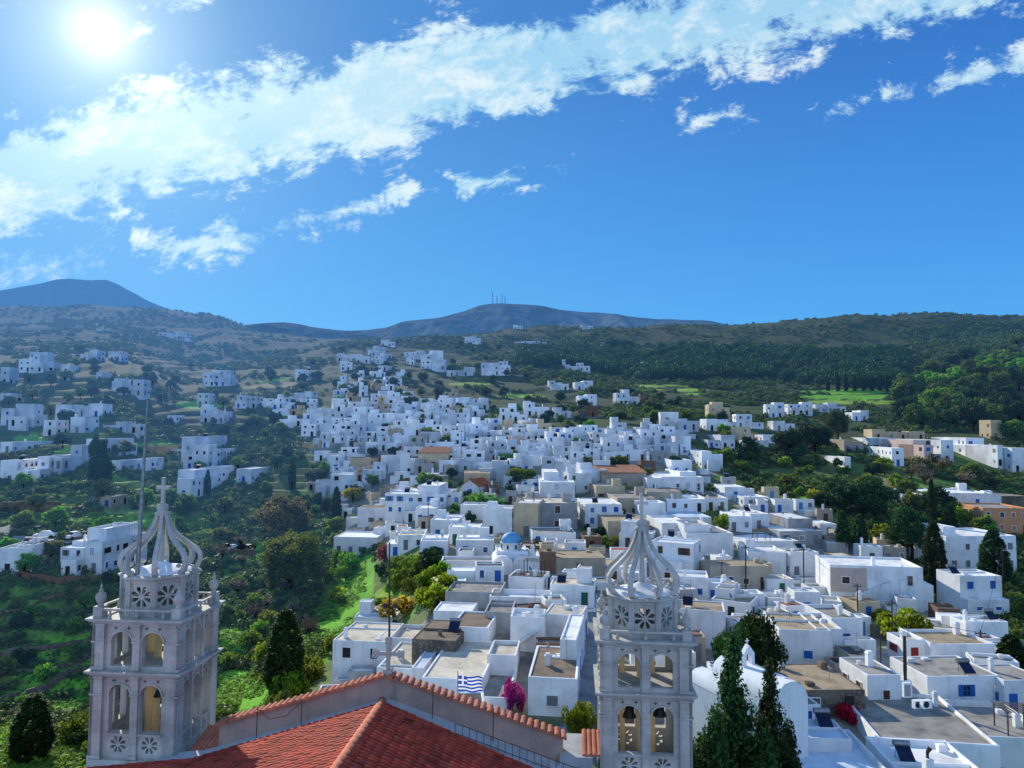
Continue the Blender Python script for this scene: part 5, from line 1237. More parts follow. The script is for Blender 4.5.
# ------------------------------------------------------------------ sky, sun, camera
def build_world():
    w = bpy.data.worlds.new('World'); scene.world = w; w.use_nodes = True; w.cycles.sampling_method = 'NONE'; nt = w.node_tree; nt.nodes.clear()
    out = nt.nodes.new('ShaderNodeOutputWorld'); bg = nt.nodes.new('ShaderNodeBackground'); bg.inputs[1].default_value = 0.12; L(nt, bg.outputs[0], out.inputs[0])
    tc = nt.nodes.new('ShaderNodeTexCoord'); D = tc.outputs['Generated']
    sky = nt.nodes.new('ShaderNodeTexSky'); sky.sky_type = 'NISHITA'; sky.sun_disc = False; el = math.asin(SUN[2]); sky.sun_elevation = el
    sky.sun_rotation = math.atan2(SUN[0], SUN[1]); sky.air_density = 1.0; sky.dust_density = 0.6; sky.ozone_density = 2.0
    sp = nt.nodes.new('ShaderNodeSeparateXYZ'); L(nt, D, sp.inputs[0]); dx, dy, dz = sp.outputs
    dot = nt.nodes.new('ShaderNodeVectorMath'); dot.operation = 'DOT_PRODUCT'; L(nt, D, dot.inputs[0]); dot.inputs[1].default_value = tuple(SUN); dt = math_(nt, 'MAXIMUM', dot.outputs['Value'], 0.0)
    k = 1/.12
    def C(c): return tuple(x*k for x in c)
    grad = ramp(nt, dz, [(0.0, (0.095,0.46,0.92)), (0.10, (0.080,0.42,0.92)), (0.25, (0.050,0.29,0.80)), (0.46, (0.022,0.14,0.55)), (1.0, (0.020,0.10,0.42))])
    # hazier, brighter blue on the sun's side
    side = math_(nt, 'MULTIPLY_ADD', dx, -0.55, 0.5); side = math_(nt, 'MINIMUM', math_(nt, 'MAXIMUM', side, 0.0), 1.0)
    grad = mixc(nt, math_(nt, 'MULTIPLY', side, 0.42), grad, (0.15,0.52,0.95))
    # brighter sky added behind the viewer as unseen fill for shaded facades
    back_fill = step(nt, dy, 0.0, -0.65); grad = mixc(nt, back_fill, grad, (0.42,0.65,1.06))
    sc_ = nt.nodes.new('ShaderNodeVectorMath'); sc_.operation = 'SCALE'; L(nt, grad, sc_.inputs[0]); sc_.inputs['Scale'].default_value = k
    base = mixc(nt, 0.96, sky.outputs[0], sc_.outputs[0])
    # clouds: shapes on the dome given by slope coordinates s = x/y, t = z/y
    dyc = math_(nt, 'MAXIMUM', dy, 0.05); s = math_(nt, 'DIVIDE', dx, dyc); t = math_(nt, 'DIVIDE', dz, dyc)
    cv = nt.nodes.new('ShaderNodeCombineXYZ'); L(nt, s, cv.inputs[0]); L(nt, t, cv.inputs[1])
    mp = nt.nodes.new('ShaderNodeMapping'); mp.vector_type = 'TEXTURE'; mp.inputs['Rotation'].default_value = (0,0,R(14)); mp.inputs['Scale'].default_value = (1.3, .82, 1); L(nt, cv.outputs[0], mp.inputs[0])
    wn = nt.nodes.new('ShaderNodeTexNoise'); wn.inputs['Scale'].default_value = 7; wn.inputs['Detail'].default_value = 3; L(nt, mp.outputs[0], wn.inputs['Vector'])
    wv = nt.nodes.new('ShaderNodeVectorMath'); wv.operation = 'MULTIPLY_ADD'; L(nt, wn.outputs['Color'], wv.inputs[0]); wv.inputs[1].default_value = (.05,.05,.05); L(nt, mp.outputs[0], wv.inputs[2])
    n1 = noise(nt, 9.0, 6, wv.outputs[0], 0.66); n2 = noise(nt, 30.0, 5, wv.outputs[0], 0.7); n3 = noise(nt, 4.0, 2, wv.outputs[0], .5)
    for q in nt.nodes:
        if q.type == 'TEX_NOISE': q.noise_dimensions = '2D'
    nn = math_(nt, 'ADD', math_(nt, 'MULTIPLY', n1, .72), math_(nt, 'MULTIPLY', n2, .36)); nb = math_(nt, 'SUBTRACT', nn, .525)
    hz_ = 427.0
    def st_(px, py): d = ray(px, py); return d[0]/d[1], d[2]/d[1]
    def band(p0, p1, wid0, wid1, gain, soft, fade=.12):
        (s0,t0),(s1,t1) = st_(*p0), st_(*p1); ln = math.hypot(s1-s0,t1-t0); ux,uy = (s1-s0)/ln, (t1-t0)/ln
        a = math_(nt,'ADD', math_(nt,'MULTIPLY_ADD', s, ux, -s0*ux-t0*uy), math_(nt,'MULTIPLY', t, uy))
        b = math_(nt,'ADD', math_(nt,'MULTIPLY_ADD', s, -uy, s0*uy-t0*ux), math_(nt,'MULTIPLY', t, ux))
        wd = math_(nt,'MULTIPLY_ADD', a, (wid1-wid0)/F/ln, wid0/F)
        e = math_(nt,'SUBTRACT', wd, math_(nt,'ABSOLUTE', b))
        ends = math_(nt,'MINIMUM', a, math_(nt,'SUBTRACT', ln, a)); e = math_(nt,'MINIMUM', e, math_(nt,'MULTIPLY', ends, .5))
        v = math_(nt,'MULTIPLY_ADD', nb, gain, e); return step(nt, v, 0.0, soft)
    parts = [band((-260,235),(560,54),72,56,.31,.045), band((330,104),(1200,-84),50,62,.31,.045),
             band((150,254),(300,226),18,14,.20,.030), band((190,232),(345,204),9,10,.17,.028), band((262,222),(385,206),14,9,.17,.028),
             band((448,187),(530,175),12,9,.16,.022), band((543,173),(568,166),9,7,.12,.02), band((692,120),(746,113),6,5,.13,.022), band((728,132),(745,130),5,5,.12,.02),
             band((822,112),(878,98),9,8,.14,.022), band((880,94),(915,90),7,7,.13,.022), band((925,88),(1060,58),16,20,.20,.03), band((360,208),(412,190),6,7,.15,.02),
             band((-80,240),(90,268),34,14,.34,.10), band((-80,285),(30,262),16,10,.22,.06), band((135,268),(165,272),5,5,.12,.03), band((-60,10),(48,4),20,10,.25,.05), band((160,6),(240,-12),12,12,.25,.05)]
    cm = parts[0]
    for p in parts[1:]: cm = math_(nt,'MAXIMUM', cm, p)
    glow1 = math_(nt, 'POWER', dt, 5.0); glow2 = math_(nt, 'POWER', dt, 60.0); glow3 = math_(nt, 'POWER', dt, 300.0); glow4 = math_(nt, 'POWER', dt, 2200.0)
    shade = step(nt, n3, .38, .62)
    cc = mixc(nt, shade, (0.38,0.68,0.90), (0.54,0.80,0.94))
    cc = mixc(nt, step(nt, nn, .50, .72), cc, (0.82,0.94,0.98))
    cc = mixc(nt, math_(nt,'MULTIPLY', glow2, .6), cc, (0.86,0.95,0.97))
    cs = nt.nodes.new('ShaderNodeVectorMath'); cs.operation = 'SCALE'; L(nt, cc, cs.inputs[0]); cs.inputs['Scale'].default_value = k
    fade = math_(nt, 'MULTIPLY', cm, .92)
    c = mixc(nt, fade, base, cs.outputs[0])
    def addglow(c, g, col):
        v = nt.nodes.new('ShaderNodeVectorMath'); v.operation = 'SCALE'; v.inputs[0].default_value = C(col); L(nt, g, v.inputs['Scale'])
        a = nt.nodes.new('ShaderNodeVectorMath'); a.operation = 'ADD'; L(nt, c, a.inputs[0]); L(nt, v.outputs[0], a.inputs[1]); return a.outputs[0]
    c = addglow(c, glow1, (.02,.05,.05)); c = addglow(c, glow2, (.16,.22,.15)); c = addglow(c, glow3, (.34,.32,.26)); c = addglow(c, glow4, (.6,.5,.35))
    L(nt, c, bg.inputs[0])
    su = bpy.data.lights.new('sun', 'SUN'); su.energy = 5.0; su.angle = R(0.55); su.color = (1.0, 0.92, 0.76)
    o = bpy.data.objects.new('sun', su); COL.objects.link(o); o.rotation_euler = Vector(tuple(-SUN)).to_track_quat('-Z', 'Y').to_euler(); o.location = tuple(SUN*300)
def build_camera():
    cd = bpy.data.cameras.new('camera'); o = bpy.data.objects.new('camera', cd); COL.objects.link(o)
    cd.sensor_width = 36; cd.lens = F/1024*36; cd.clip_start = .2; cd.clip_end = 9000
    m = Matrix.Identity(4)
    for i, v in enumerate((CR, CU, -CF)):
        for j in range(3): m[j][i] = v[j]
    for j in range(3): m[j][3] = EYE[j]
    o.matrix_world = m; scene.camera = o
    vs = scene.view_settings; vs.view_transform = 'Standard'; vs.look = 'None'; vs.exposure = 0; vs.gamma = 1
# ------------------------------------------------------------------ trees and other plants
def leaf_quads(c, out, size, rs, flat=0.0, vert=0.0):
    n = len(c); nr = out*.7 + rs.normal(size=(n,3))*.8; nr[:,2] += .25 + flat; nr /= np.linalg.norm(nr, axis=1)[:,None]+1e-9
    t = rs.normal(size=(n,3)); t[:,2] += vert*3; t -= (t*nr).sum(1)[:,None]*nr; t /= np.linalg.norm(t, axis=1)[:,None]+1e-9
    b = np.cross(nr, t); s = size*rs.uniform(.6,1.35,n)[:,None]; w = s*rs.uniform(.35,.7,n)[:,None]
    v = np.stack([c-t*s*.5, c+b*w*.5-t*s*.05, c+t*s*.5, c-b*w*.5+t*s*.08], 1)
    return v.reshape(-1,3), np.arange(4*n).reshape(n,4)
def crown_mesh(name, kind, seed, n, size, mat):
    rs = np.random.RandomState(seed)
    if kind == 'round':           # radius 1, centre at z=1.15
        K = 44; d = rs.normal(size=(K,3)); d /= np.linalg.norm(d,axis=1)[:,None]; d[:,2] = np.where(d[:,2] < -.75, -d[:,2]*.6, d[:,2])
        cc = d*rs.uniform(.45,.92,K)[:,None]*np.array((1,1,.82)); cr = rs.uniform(.18,.40,K); zc = .98
    elif kind == 'wide':          # stone pine
        K = 26; a = rs.uniform(0,2*math.pi,K); rr = np.sqrt(rs.uniform(0,1,K))*.85; cc = np.stack([rr*np.cos(a), rr*np.sin(a), rs.normal(0,.09,K)+.28*(1-rr**2)],-1); cr = rs.uniform(.18,.34,K); zc = 1.25
    elif kind == 'pine':          # irregular tall pine
        K = 32; t = rs.uniform(0,1,K); a = rs.uniform(0,2*math.pi,K); rr = (.75*(1-t)**.7+.12)*rs.uniform(.4,1,K); cc = np.stack([rr*np.cos(a), rr*np.sin(a), t*1.7-.3],-1); cr = .34*(1-t*.5)*rs.uniform(.7,1.1,K); zc = 1.0
    elif kind == 'cypress':       # height 2, radius about .3, base at .1
        K = 260; t = (np.arange(K)+rs.rand(K))/K; a = rs.uniform(0,2*math.pi,K); rr = .25*np.sin(math.pi*np.clip(t*.88+.10,0,1)**.72)**.6*rs.uniform(.80,1,K); cc = np.stack([rr*np.cos(a), rr*np.sin(a), t*1.9],-1); cr = rs.uniform(.05,.08,K)*(1.15-.5*t); zc = .08
    elif kind == 'plume':         # ragged narrow conifer with several leaders
        cl = []; crl = []
        for (ox,oy,top,wd) in ((0,0,2.0,.36),(.22,.05,1.55,.30),(-.26,.1,1.45,.32),(.05,-.24,1.3,.34),(-.1,.25,1.2,.34)):
            t = (np.arange(90)+rs.rand(90))/90; a = rs.uniform(0,2*math.pi,90); rr = wd*(1-t)**.72*rs.uniform(.3,1.0,90)*np.clip(t*6+.3,0,1); cl.append(np.stack([ox*(1-.2*t)+rr*np.cos(a), oy+rr*np.sin(a), t*top],-1)); crl.append(rs.uniform(.09,.13,90)*(1.2-.6*t))
        cc = np.concatenate(cl); cr = np.concatenate(crl); K = len(cc); zc = .1
    elif kind == 'shrub':
        K = 16; a = rs.uniform(0,2*math.pi,K); rr = np.sqrt(rs.uniform(0,1,K))*.75; cc = np.stack([rr*np.cos(a), rr*np.sin(a), rs.uniform(.15,.75,K)*(1-.55*rr**2)],-1); cr = rs.uniform(.2,.38,K); zc = 0
    else:                         # airy: bare twiggy crown
        K = 46; d = rs.normal(size=(K,3)); d /= np.linalg.norm(d,axis=1)[:,None]; d[:,2] = np.abs(d[:,2])*.9-.1; cc = d*rs.uniform(.3,1,K)[:,None]; cr = rs.uniform(.1,.22,K); zc = .75
    w = cr**2 if kind not in ('cypress','plume') else cr; idx = rs.choice(K, n, p=w/w.sum())
    d = rs.normal(size=(n,3)); d /= np.linalg.norm(d,axis=1)[:,None]; rad = rs.uniform(.45,1,n)**.6
    sq = np.array((1,1,.8)) if kind not in ('cypress','plume') else np.array((1,1,2.0))
    c = cc[idx] + d*(cr[idx]*rad)[:,None]*sq; c[:,2] += zc
    if kind == 'shrub': c[:,2] = np.maximum(c[:,2], .03)
    v, q = leaf_quads(c, d, size, rs, vert=.5 if kind in ('cypress','plume') else 0)
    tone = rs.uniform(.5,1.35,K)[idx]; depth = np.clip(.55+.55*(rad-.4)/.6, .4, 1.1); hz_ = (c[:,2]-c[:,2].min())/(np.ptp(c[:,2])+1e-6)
    g = tone*depth*(.7+.45*hz_)*rs.uniform(.85,1.15,n); col = np.stack([g*(.95+.15*rs.rand(n)), g, g*.9],-1)  # inner and lower leaves get shade painted into their colour
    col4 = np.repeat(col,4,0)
    if kind in ('plume','cypress','round','pine'):
        cb = np.array([(x,y,z) for x in (-1,1) for y in (-1,1) for z in (-1,1)], float)/1.732; fq = np.array([(0,1,3,2),(4,6,7,5),(0,4,5,1),(2,3,7,6),(0,2,6,4),(1,5,7,3)])
        k_ = .48 if kind == 'plume' else (.66 if kind == 'cypress' else .55); a_ = rs.uniform(0,6.3,K)
        bx = cb[None]*(cr*k_)[:,None,None]*sq; ca_, sa_ = np.cos(a_)[:,None], np.sin(a_)[:,None]; bx = np.stack([bx[...,0]*ca_-bx[...,1]*sa_, bx[...,0]*sa_+bx[...,1]*ca_, bx[...,2]],-1)
        bv = (bx + (cc + np.array((0,0,zc)))[:,None]).reshape(-1,3); bq = (fq[None] + (np.arange(K)*8)[:,None,None]).reshape(-1,4) + len(v)
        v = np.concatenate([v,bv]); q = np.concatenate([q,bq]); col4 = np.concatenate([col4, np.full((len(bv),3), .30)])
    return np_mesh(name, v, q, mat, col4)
def trunk_mesh(kind, seed):
    r = random.Random(seed); m = MB()
    if kind in ('cypress','plume'): m.tube([(0,0,-.3),(0,0,.35),(0,0,1.5)], [.05,.045,.01], 7)
    elif kind == 'shrub':
        for k in range(4): a = r.uniform(0,6.3); m.tube([(0,0,-.1),(.25*math.cos(a),.25*math.sin(a),.3),(.5*math.cos(a),.5*math.sin(a),.55)], [.04,.03,.01], 5)
    else:
        top = {'round':.9,'wide':1.2,'pine':1.6,'airy':.7}[kind]; sx = r.uniform(-.06,.06)
        m.tube([(0,0,-.4),(sx*.5,0,.25),(sx,.03,top*.6),(sx*1.5,.0,top)], [.07,.06,.045,.02], 8)
        for k in range(7 if kind != 'airy' else 16):
            a = r.uniform(0,6.3); z = top*r.uniform(.35,.8); l = r.uniform(.4,.75); e = r.uniform(.15,.5) + (.25 if kind == 'airy' else 0)
            m.tube([(sx,0,z),(sx+l*.5*math.cos(a),l*.5*math.sin(a),z+e*.45),(sx+l*math.cos(a),l*math.sin(a),z+e)], [.045,.03,.008], 5)
    return m.mesh('trunk', M['bark'])
PROTO = {}
def proto(kind, mat, var, big=False):
    key = (kind, mat, var, big)
    if key not in PROTO:
        n, s = dict(round=(2600,.17), wide=(1300,.16), pine=(1500,.18), cypress=(5200,.07), plume=(14000,.062), shrub=(650,.22), airy=(650,.13))[kind]
        if big: n *= 4 if kind != 'plume' else 3; s *= .55 if kind != 'plume' else .62
        PROTO[key] = (crown_mesh('crown', kind, hash((kind,var)) % 1000 if False else (sum(map(ord, kind))*7+var*13) % 9973, n, s, M[mat]), trunk_mesh(kind, var+3))
    return PROTO[key]
TREES = []   # (root, px, py, look)
def tree(name, kind, mat, px, py, hpx, wpx, label=None, look=None, group='trees and bushes around the town', var=None, big=False, cat='tree', Y=None, sink=0):
    """stands at the ground under pixel (px, py); hpx, wpx its size in the picture"""
    b = hit(px, py) if Y is None else at(px, py, Y); Yd = b[1]; z = gz(b[0], b[1]) - sink
    top = at(px, py - hpx, Yd)[2]; h = max(.5, top - z); w = wpx/F*Yd
    var = rnd.randrange(3) if var is None else var; cm, tm = proto(kind, mat, var, big)
    H0 = dict(round=2.05, wide=1.75, pine=2.5, cypress=2.05, plume=2.2, shrub=.95, airy=1.7)[kind]; W0 = dict(round=1.05, wide=1.0, pine=.85, cypress=.32, plume=.5, shrub=1.0, airy=1.05)[kind]
    root = empty(name, (b[0], b[1], z), rnd.uniform(0, 6.28)); s = w/2/W0; root.scale = (s, s, h/H0)
    link('crown', cm, root); link('trunk', tm, root)
    tag(root, label, cat, group); TREES.append((root, px, py - hpx/2, look or name.replace('_',' '), label)); return root

def build_trees():
    T = tree
    # near conifers in front of the far belfry
    for (px, py, Y, h, w, lab) in ((735,815,42,186,116,'tallest ragged dark conifer close in front of the belfry'),(771,822,43,166,84,'second ragged dark conifer, towards the barrel-vaulted chapel'),(690,800,41,60,70,'low dark conifer tip at the foot of the belfry'),(706,815,41,84,84,'middle dark conifer between the belfry foot and the tallest conifer'),(668,800,40,55,40,'smallest dark conifer tip touching the belfry shaft')):
        T('conifer','plume','leaf_dark2',px,py,h,w,lab,group='dark conifers before the belfry',Y=Y,big=True)
    T('evergreen_tree','round','leaf_dark',752,664,66,62,'big dark round evergreen behind the pointed bell arch',big=True,Y=72); T('evergreen_tree','round','leaf_dark',732,650,40,44,'lower dark evergreen lobe beside the pointed bell arch',big=True,Y=71)
    # cypresses
    for (px, py, h, w, lab) in ((284,692,84,44,'broad dark cypress in the green valley beside the belfry'),(31,757,64,44,'dark cypress by the terraces at the lower picture edge'),(935,594,74,26,'tallest slim dark cypress beside the big stepped white house'),(933,548,70,11,'slim cypress spire behind the tallest one'),(995,585,56,32,'dark cypress before the white house with stair tower'),(843,552,42,16,'first of two dark cypresses behind the big stepped white house'),(860,552,38,18,'second of two dark cypresses behind the big stepped white house'),(950,545,40,20,'dark pyramidal cypress among the pines by the bright white villa'),(394,645,26,15,'small conical conifer between the cream roofs'),(653,435,24,9,'slim dark cypress beside the long white house'),(336,520,34,12,'dark cypress below the yellow tree terrace'),(292,490,32,9,'dark slim cypress between two white hamlets'),(207,497,28,8,'dark slim cypress in front of the stepped white house'),(456,400,14,6,'lone dark cypress on the green slope'),(928,462,22,9,'dark cypress beside the pink-walled house'),(1012,668,34,30,'dark araucaria-like conifer at the picture edge')):
        T('cypress_tree','cypress','leaf_dark',px,py,h,w,lab,group='dark cypresses',big=h>38)
    for i,x in enumerate((828,838,846,855,864,872,880,887,896)): T('cypress_tree','cypress','leaf_dark',x,391,14+(i*5)%6,5,None,'small row cypress',group='cypress row above the field')
    # single notable trees
    for a in (('round_tree','round','leaf_green',521,486,23,35,'dome-shaped dark green tree in the middle of the town'),('round_tree','round','leaf_brown',285,540,52,52,'large brown-leafed tree above the green valley'),('round_tree','round','leaf_olive',291,592,72,70,'large olive-green tree below the brown-leafed one'),
      ('round_tree','round','leaf_yellow',353,502,18,21,'bright yellow round tree at the town edge'),('round_tree','round','leaf_dark',100,490,40,26,'dark ragged pine beside the three stepped terraces'),('round_tree','round','leaf_dark',98,482,56,18,'tall dark crown behind the dark ragged pine'),
      ('round_tree','pine','leaf_dark',747,462,26,24,'big dark pine between the town and the gardens'),('round_tree','round','leaf_pine',838,440,36,24,'upright bright pine behind the gardens'),('round_tree','round','leaf_dark',815,452,34,40,'dark spreading tree at the town edge'),('round_tree','round','leaf_dark',790,460,38,34,'dark tree mass beside the spreading tree'),
      ('pine_tree','round','leaf_dark',862,518,46,58,'huge dark pine in the gardens beside the green field'),('pine_tree','round','leaf_dark',838,508,34,30,'dark pine beside the huge one'),('pine_tree','round','leaf_dark',912,560,62,46,'dark shadowy tree left of the slim cypresses'),('pine_tree','pine','leaf_dark',938,515,30,34,'dark pine before the small two-block house'),
      ('round_tree','round','leaf_pine',1012,440,24,26,'green tree beside the cream tower house'),('shrub','shrub','leaf_lime',905,640,36,64,'lime green bush below the long yard wall'),('shrub','shrub','leaf_lime',880,622,14,24,'small lime bush beside the large one'),('shrub','shrub','leaf_lime',722,530,18,20,'yellowish bush between the white houses and the bare blue wall'),
      ('shrub','shrub','leaf_green',484,508,17,46,'dense green hedge bush below the red-roofed chapel'),('shrub','shrub','leaf_green',470,506,12,24,'green hedge end beside the red-roofed chapel'),('shrub','shrub','leaf_lime',578,738,40,36,'leafy lime green tree at the foot of the belfry shaft'),('shrub','shrub','leaf_green',361,686,18,34,'green bush behind the tiled parapet'),
      ('flowering_shrub','shrub','petal_magenta',512,712,36,28,'magenta bougainvillea beside the shuttered house'),('flowering_shrub','shrub','petal_red',848,722,20,26,'crimson bougainvillea on the stone outbuilding'),('flowering_shrub','shrub','petal_magenta2',383,562,20,15,'pink bougainvillea tree between white houses at the gully'),
      ('vine','shrub','leaf_ochre',404,614,20,58,'ochre vine thicket above the pale blue roof'),('vine','shrub','leaf_lime',434,608,28,50,'yellow-green thicket beside the ochre vines'),('vine','shrub','leaf_ochre',388,620,16,40,'lower ochre vine thicket touching the pale blue roof'),('shrub','shrub','leaf_lime',446,592,22,34,'lime thicket below the flowered yard'),('shrub','shrub','leaf_olive',420,598,24,40,'olive-green thicket between the ochre vines and the gully'),('shrub','shrub','leaf_green',410,586,28,44,'dark green thicket in the gully'),('shrub','shrub','leaf_green',345,572,22,30,'bright green bush at the head of the field'),
      ('round_tree','round','leaf_lime',812,462,12,18,'yellowish tree in the gardens'),('shrub','shrub','leaf_yellow',815,500,12,20,'yellow-green garden tree by the wooden pole'),('shrub','shrub','leaf_lime',780,510,10,20,'yellow garden bush beside the tower house'),('round_tree','round','leaf_green',385,430,9,16,'light green tree amid the upper town'),('shrub','shrub','leaf_lime',352,428,9,24,'yellowish bush row in the upper town'),
      ('shrub','shrub','leaf_green',684,448,8,12,'small lime shrub beside the long pale house'),('shrub','shrub','leaf_green',588,540,9,18,'green garden bush right below the white house with deep blue windows'),('shrub','shrub','leaf_green',605,545,10,18,'green garden bush beside the beige blank wall')):
        T(*a, cat='tree' if 'tree' in a[0] else 'shrub', big=a[5]>30)
    # masses of individual trees and bushes: (name, kind, material, look, count, polygon, height range m, width factor)
    r = random.Random(5)
    def fill(name, kind, mats, look, cnt, poly, h0, h1, wf, cat='tree', group='trees and bushes around the town'):
        xs = [p[0] for p in poly]; ys = [p[1] for p in poly]; k = 0; t = 0
        while k < cnt and t < cnt*30:
            t += 1; px, py = r.uniform(min(xs),max(xs)), r.uniform(min(ys),max(ys))
            if not bool(in_poly(np.array([px]), np.array([py]), poly)[0]): continue
            if field_mask(np.array([px]), np.array([py]))[0] and r.random() < .8: continue
            b = hit(px, py)
            if any(abs(b[0]-hx) < hr+.5 and abs(b[1]-hy) < hr+.5 for hx,hy,hr in HOUSE_PTS): continue
            h = r.uniform(h0,h1); ppm = F/b[1]
            T(name, kind, r.choice(mats), px, py, h*ppm, h*wf*r.uniform(.8,1.25)*ppm, None, look, group, cat=cat); k += 1
    VAL = [(215,560),(340,560),(360,600),(330,690),(300,720),(225,720)]; LOW = [(0,600),(120,580),(215,560),(225,720),(90,760),(0,768)]
    fill('shrub','shrub',['leaf_green','leaf_lime','leaf_olive'],'green bush',34,VAL,2.0,4.2,1.35,'shrub')
    fill('shrub','shrub',['leaf_green','leaf_lime','leaf_dark','leaf_olive'],'leafy gully bush',30,[(385,560),(430,548),(445,570),(440,610),(400,620),(372,610)],1.8,3.6,1.4,'shrub')
    fill('slope_tree','round',['leaf_dark','leaf_olive','leaf_dark'],'dark slope tree',44,[(0,350),(120,350),(300,365),(340,350),(420,345),(470,395),(330,400),(250,420),(0,400)],4,6.5,1.0)
    fill('shrub','shrub',['leaf_green','leaf_olive','leaf_dark'],'garden bush',26,[(440,480),(520,480),(640,545),(560,560),(500,545),(450,520)],1.2,2.4,1.4,'shrub')
    fill('town_tree','round',['leaf_dark','leaf_green','leaf_olive'],'small town tree',26,[(340,385),(400,380),(480,400),(560,410),(660,440),(690,480),(600,480),(330,480)],3.2,5.5,.9)
    fill('bare_tree','airy',['leaf_grey'],'bare grey-purple tree',16,[(215,540),(330,560),(345,600),(320,650),(225,640)],3,5,1.0)
    fill('shrub','shrub',['leaf_green','leaf_olive','leaf_olive','leaf_dark'],'dark green bush',46,LOW,1.6,3.4,1.4,'shrub')
    fill('olive_tree','round',['leaf_olive','leaf_olive','leaf_green'],'olive tree',36,[(0,480),(120,500),(240,490),(330,500),(340,555),(215,560),(140,590),(0,600)],3,5.5,.85)
    fill('olive_tree','round',['leaf_olive','leaf_dark','leaf_olive'],'dark olive tree',46,[(0,385),(100,380),(300,375),(340,400),(300,470),(330,500),(200,480),(0,470)],3.5,6,.9)
    fill('garden_tree','round',['leaf_green','leaf_olive','leaf_dark','leaf_lime'],'leafy garden tree',44,[(700,470),(800,450),(890,470),(1000,480),(1020,530),(930,560),(870,550),(830,520),(770,490)],3,6.5,.95)
    fill('bare_tree','airy',['leaf_grey','leaf_brown'],'bare brownish tree',12,[(900,460),(990,470),(1000,490),(900,495)],4,6,1.0)
    fill('pine_tree','round',['leaf_pine','leaf_pine','leaf_dark','leaf_green'],'tall pine',95,[(905,430),(900,400),(930,370),(1030,345),(1030,430),(960,432)],9,15,.85)
    fill('dark_pine','pine',['leaf_dark'],'dark pine',26,[(905,425),(890,400),(1000,415),(1030,430)],7,11,.6)
    fill('garden_tree','round',['leaf_dark','leaf_olive','leaf_green'],'dark garden tree',30,[(480,395),(640,392),(700,408),(760,425),(740,450),(640,432),(540,412)],3.5,6,.9)
    fill('garden_tree','round',['leaf_dark','leaf_olive','leaf_green'],'dark garden tree',18,[(310,470),(420,465),(440,490),(380,500),(310,520)],3,5.5,.9)
    fill('town_tree','round',['leaf_dark','leaf_green','leaf_olive'],'small town tree',22,[(340,400),(470,400),(640,440),(690,470),(600,480),(480,460),(340,450)],3.5,6,.85)
    fill('slope_tree','round',['leaf_dark','leaf_olive'],'dark tree',26,[(345,345),(520,345),(540,395),(470,400),(400,360)],4,6,.9)

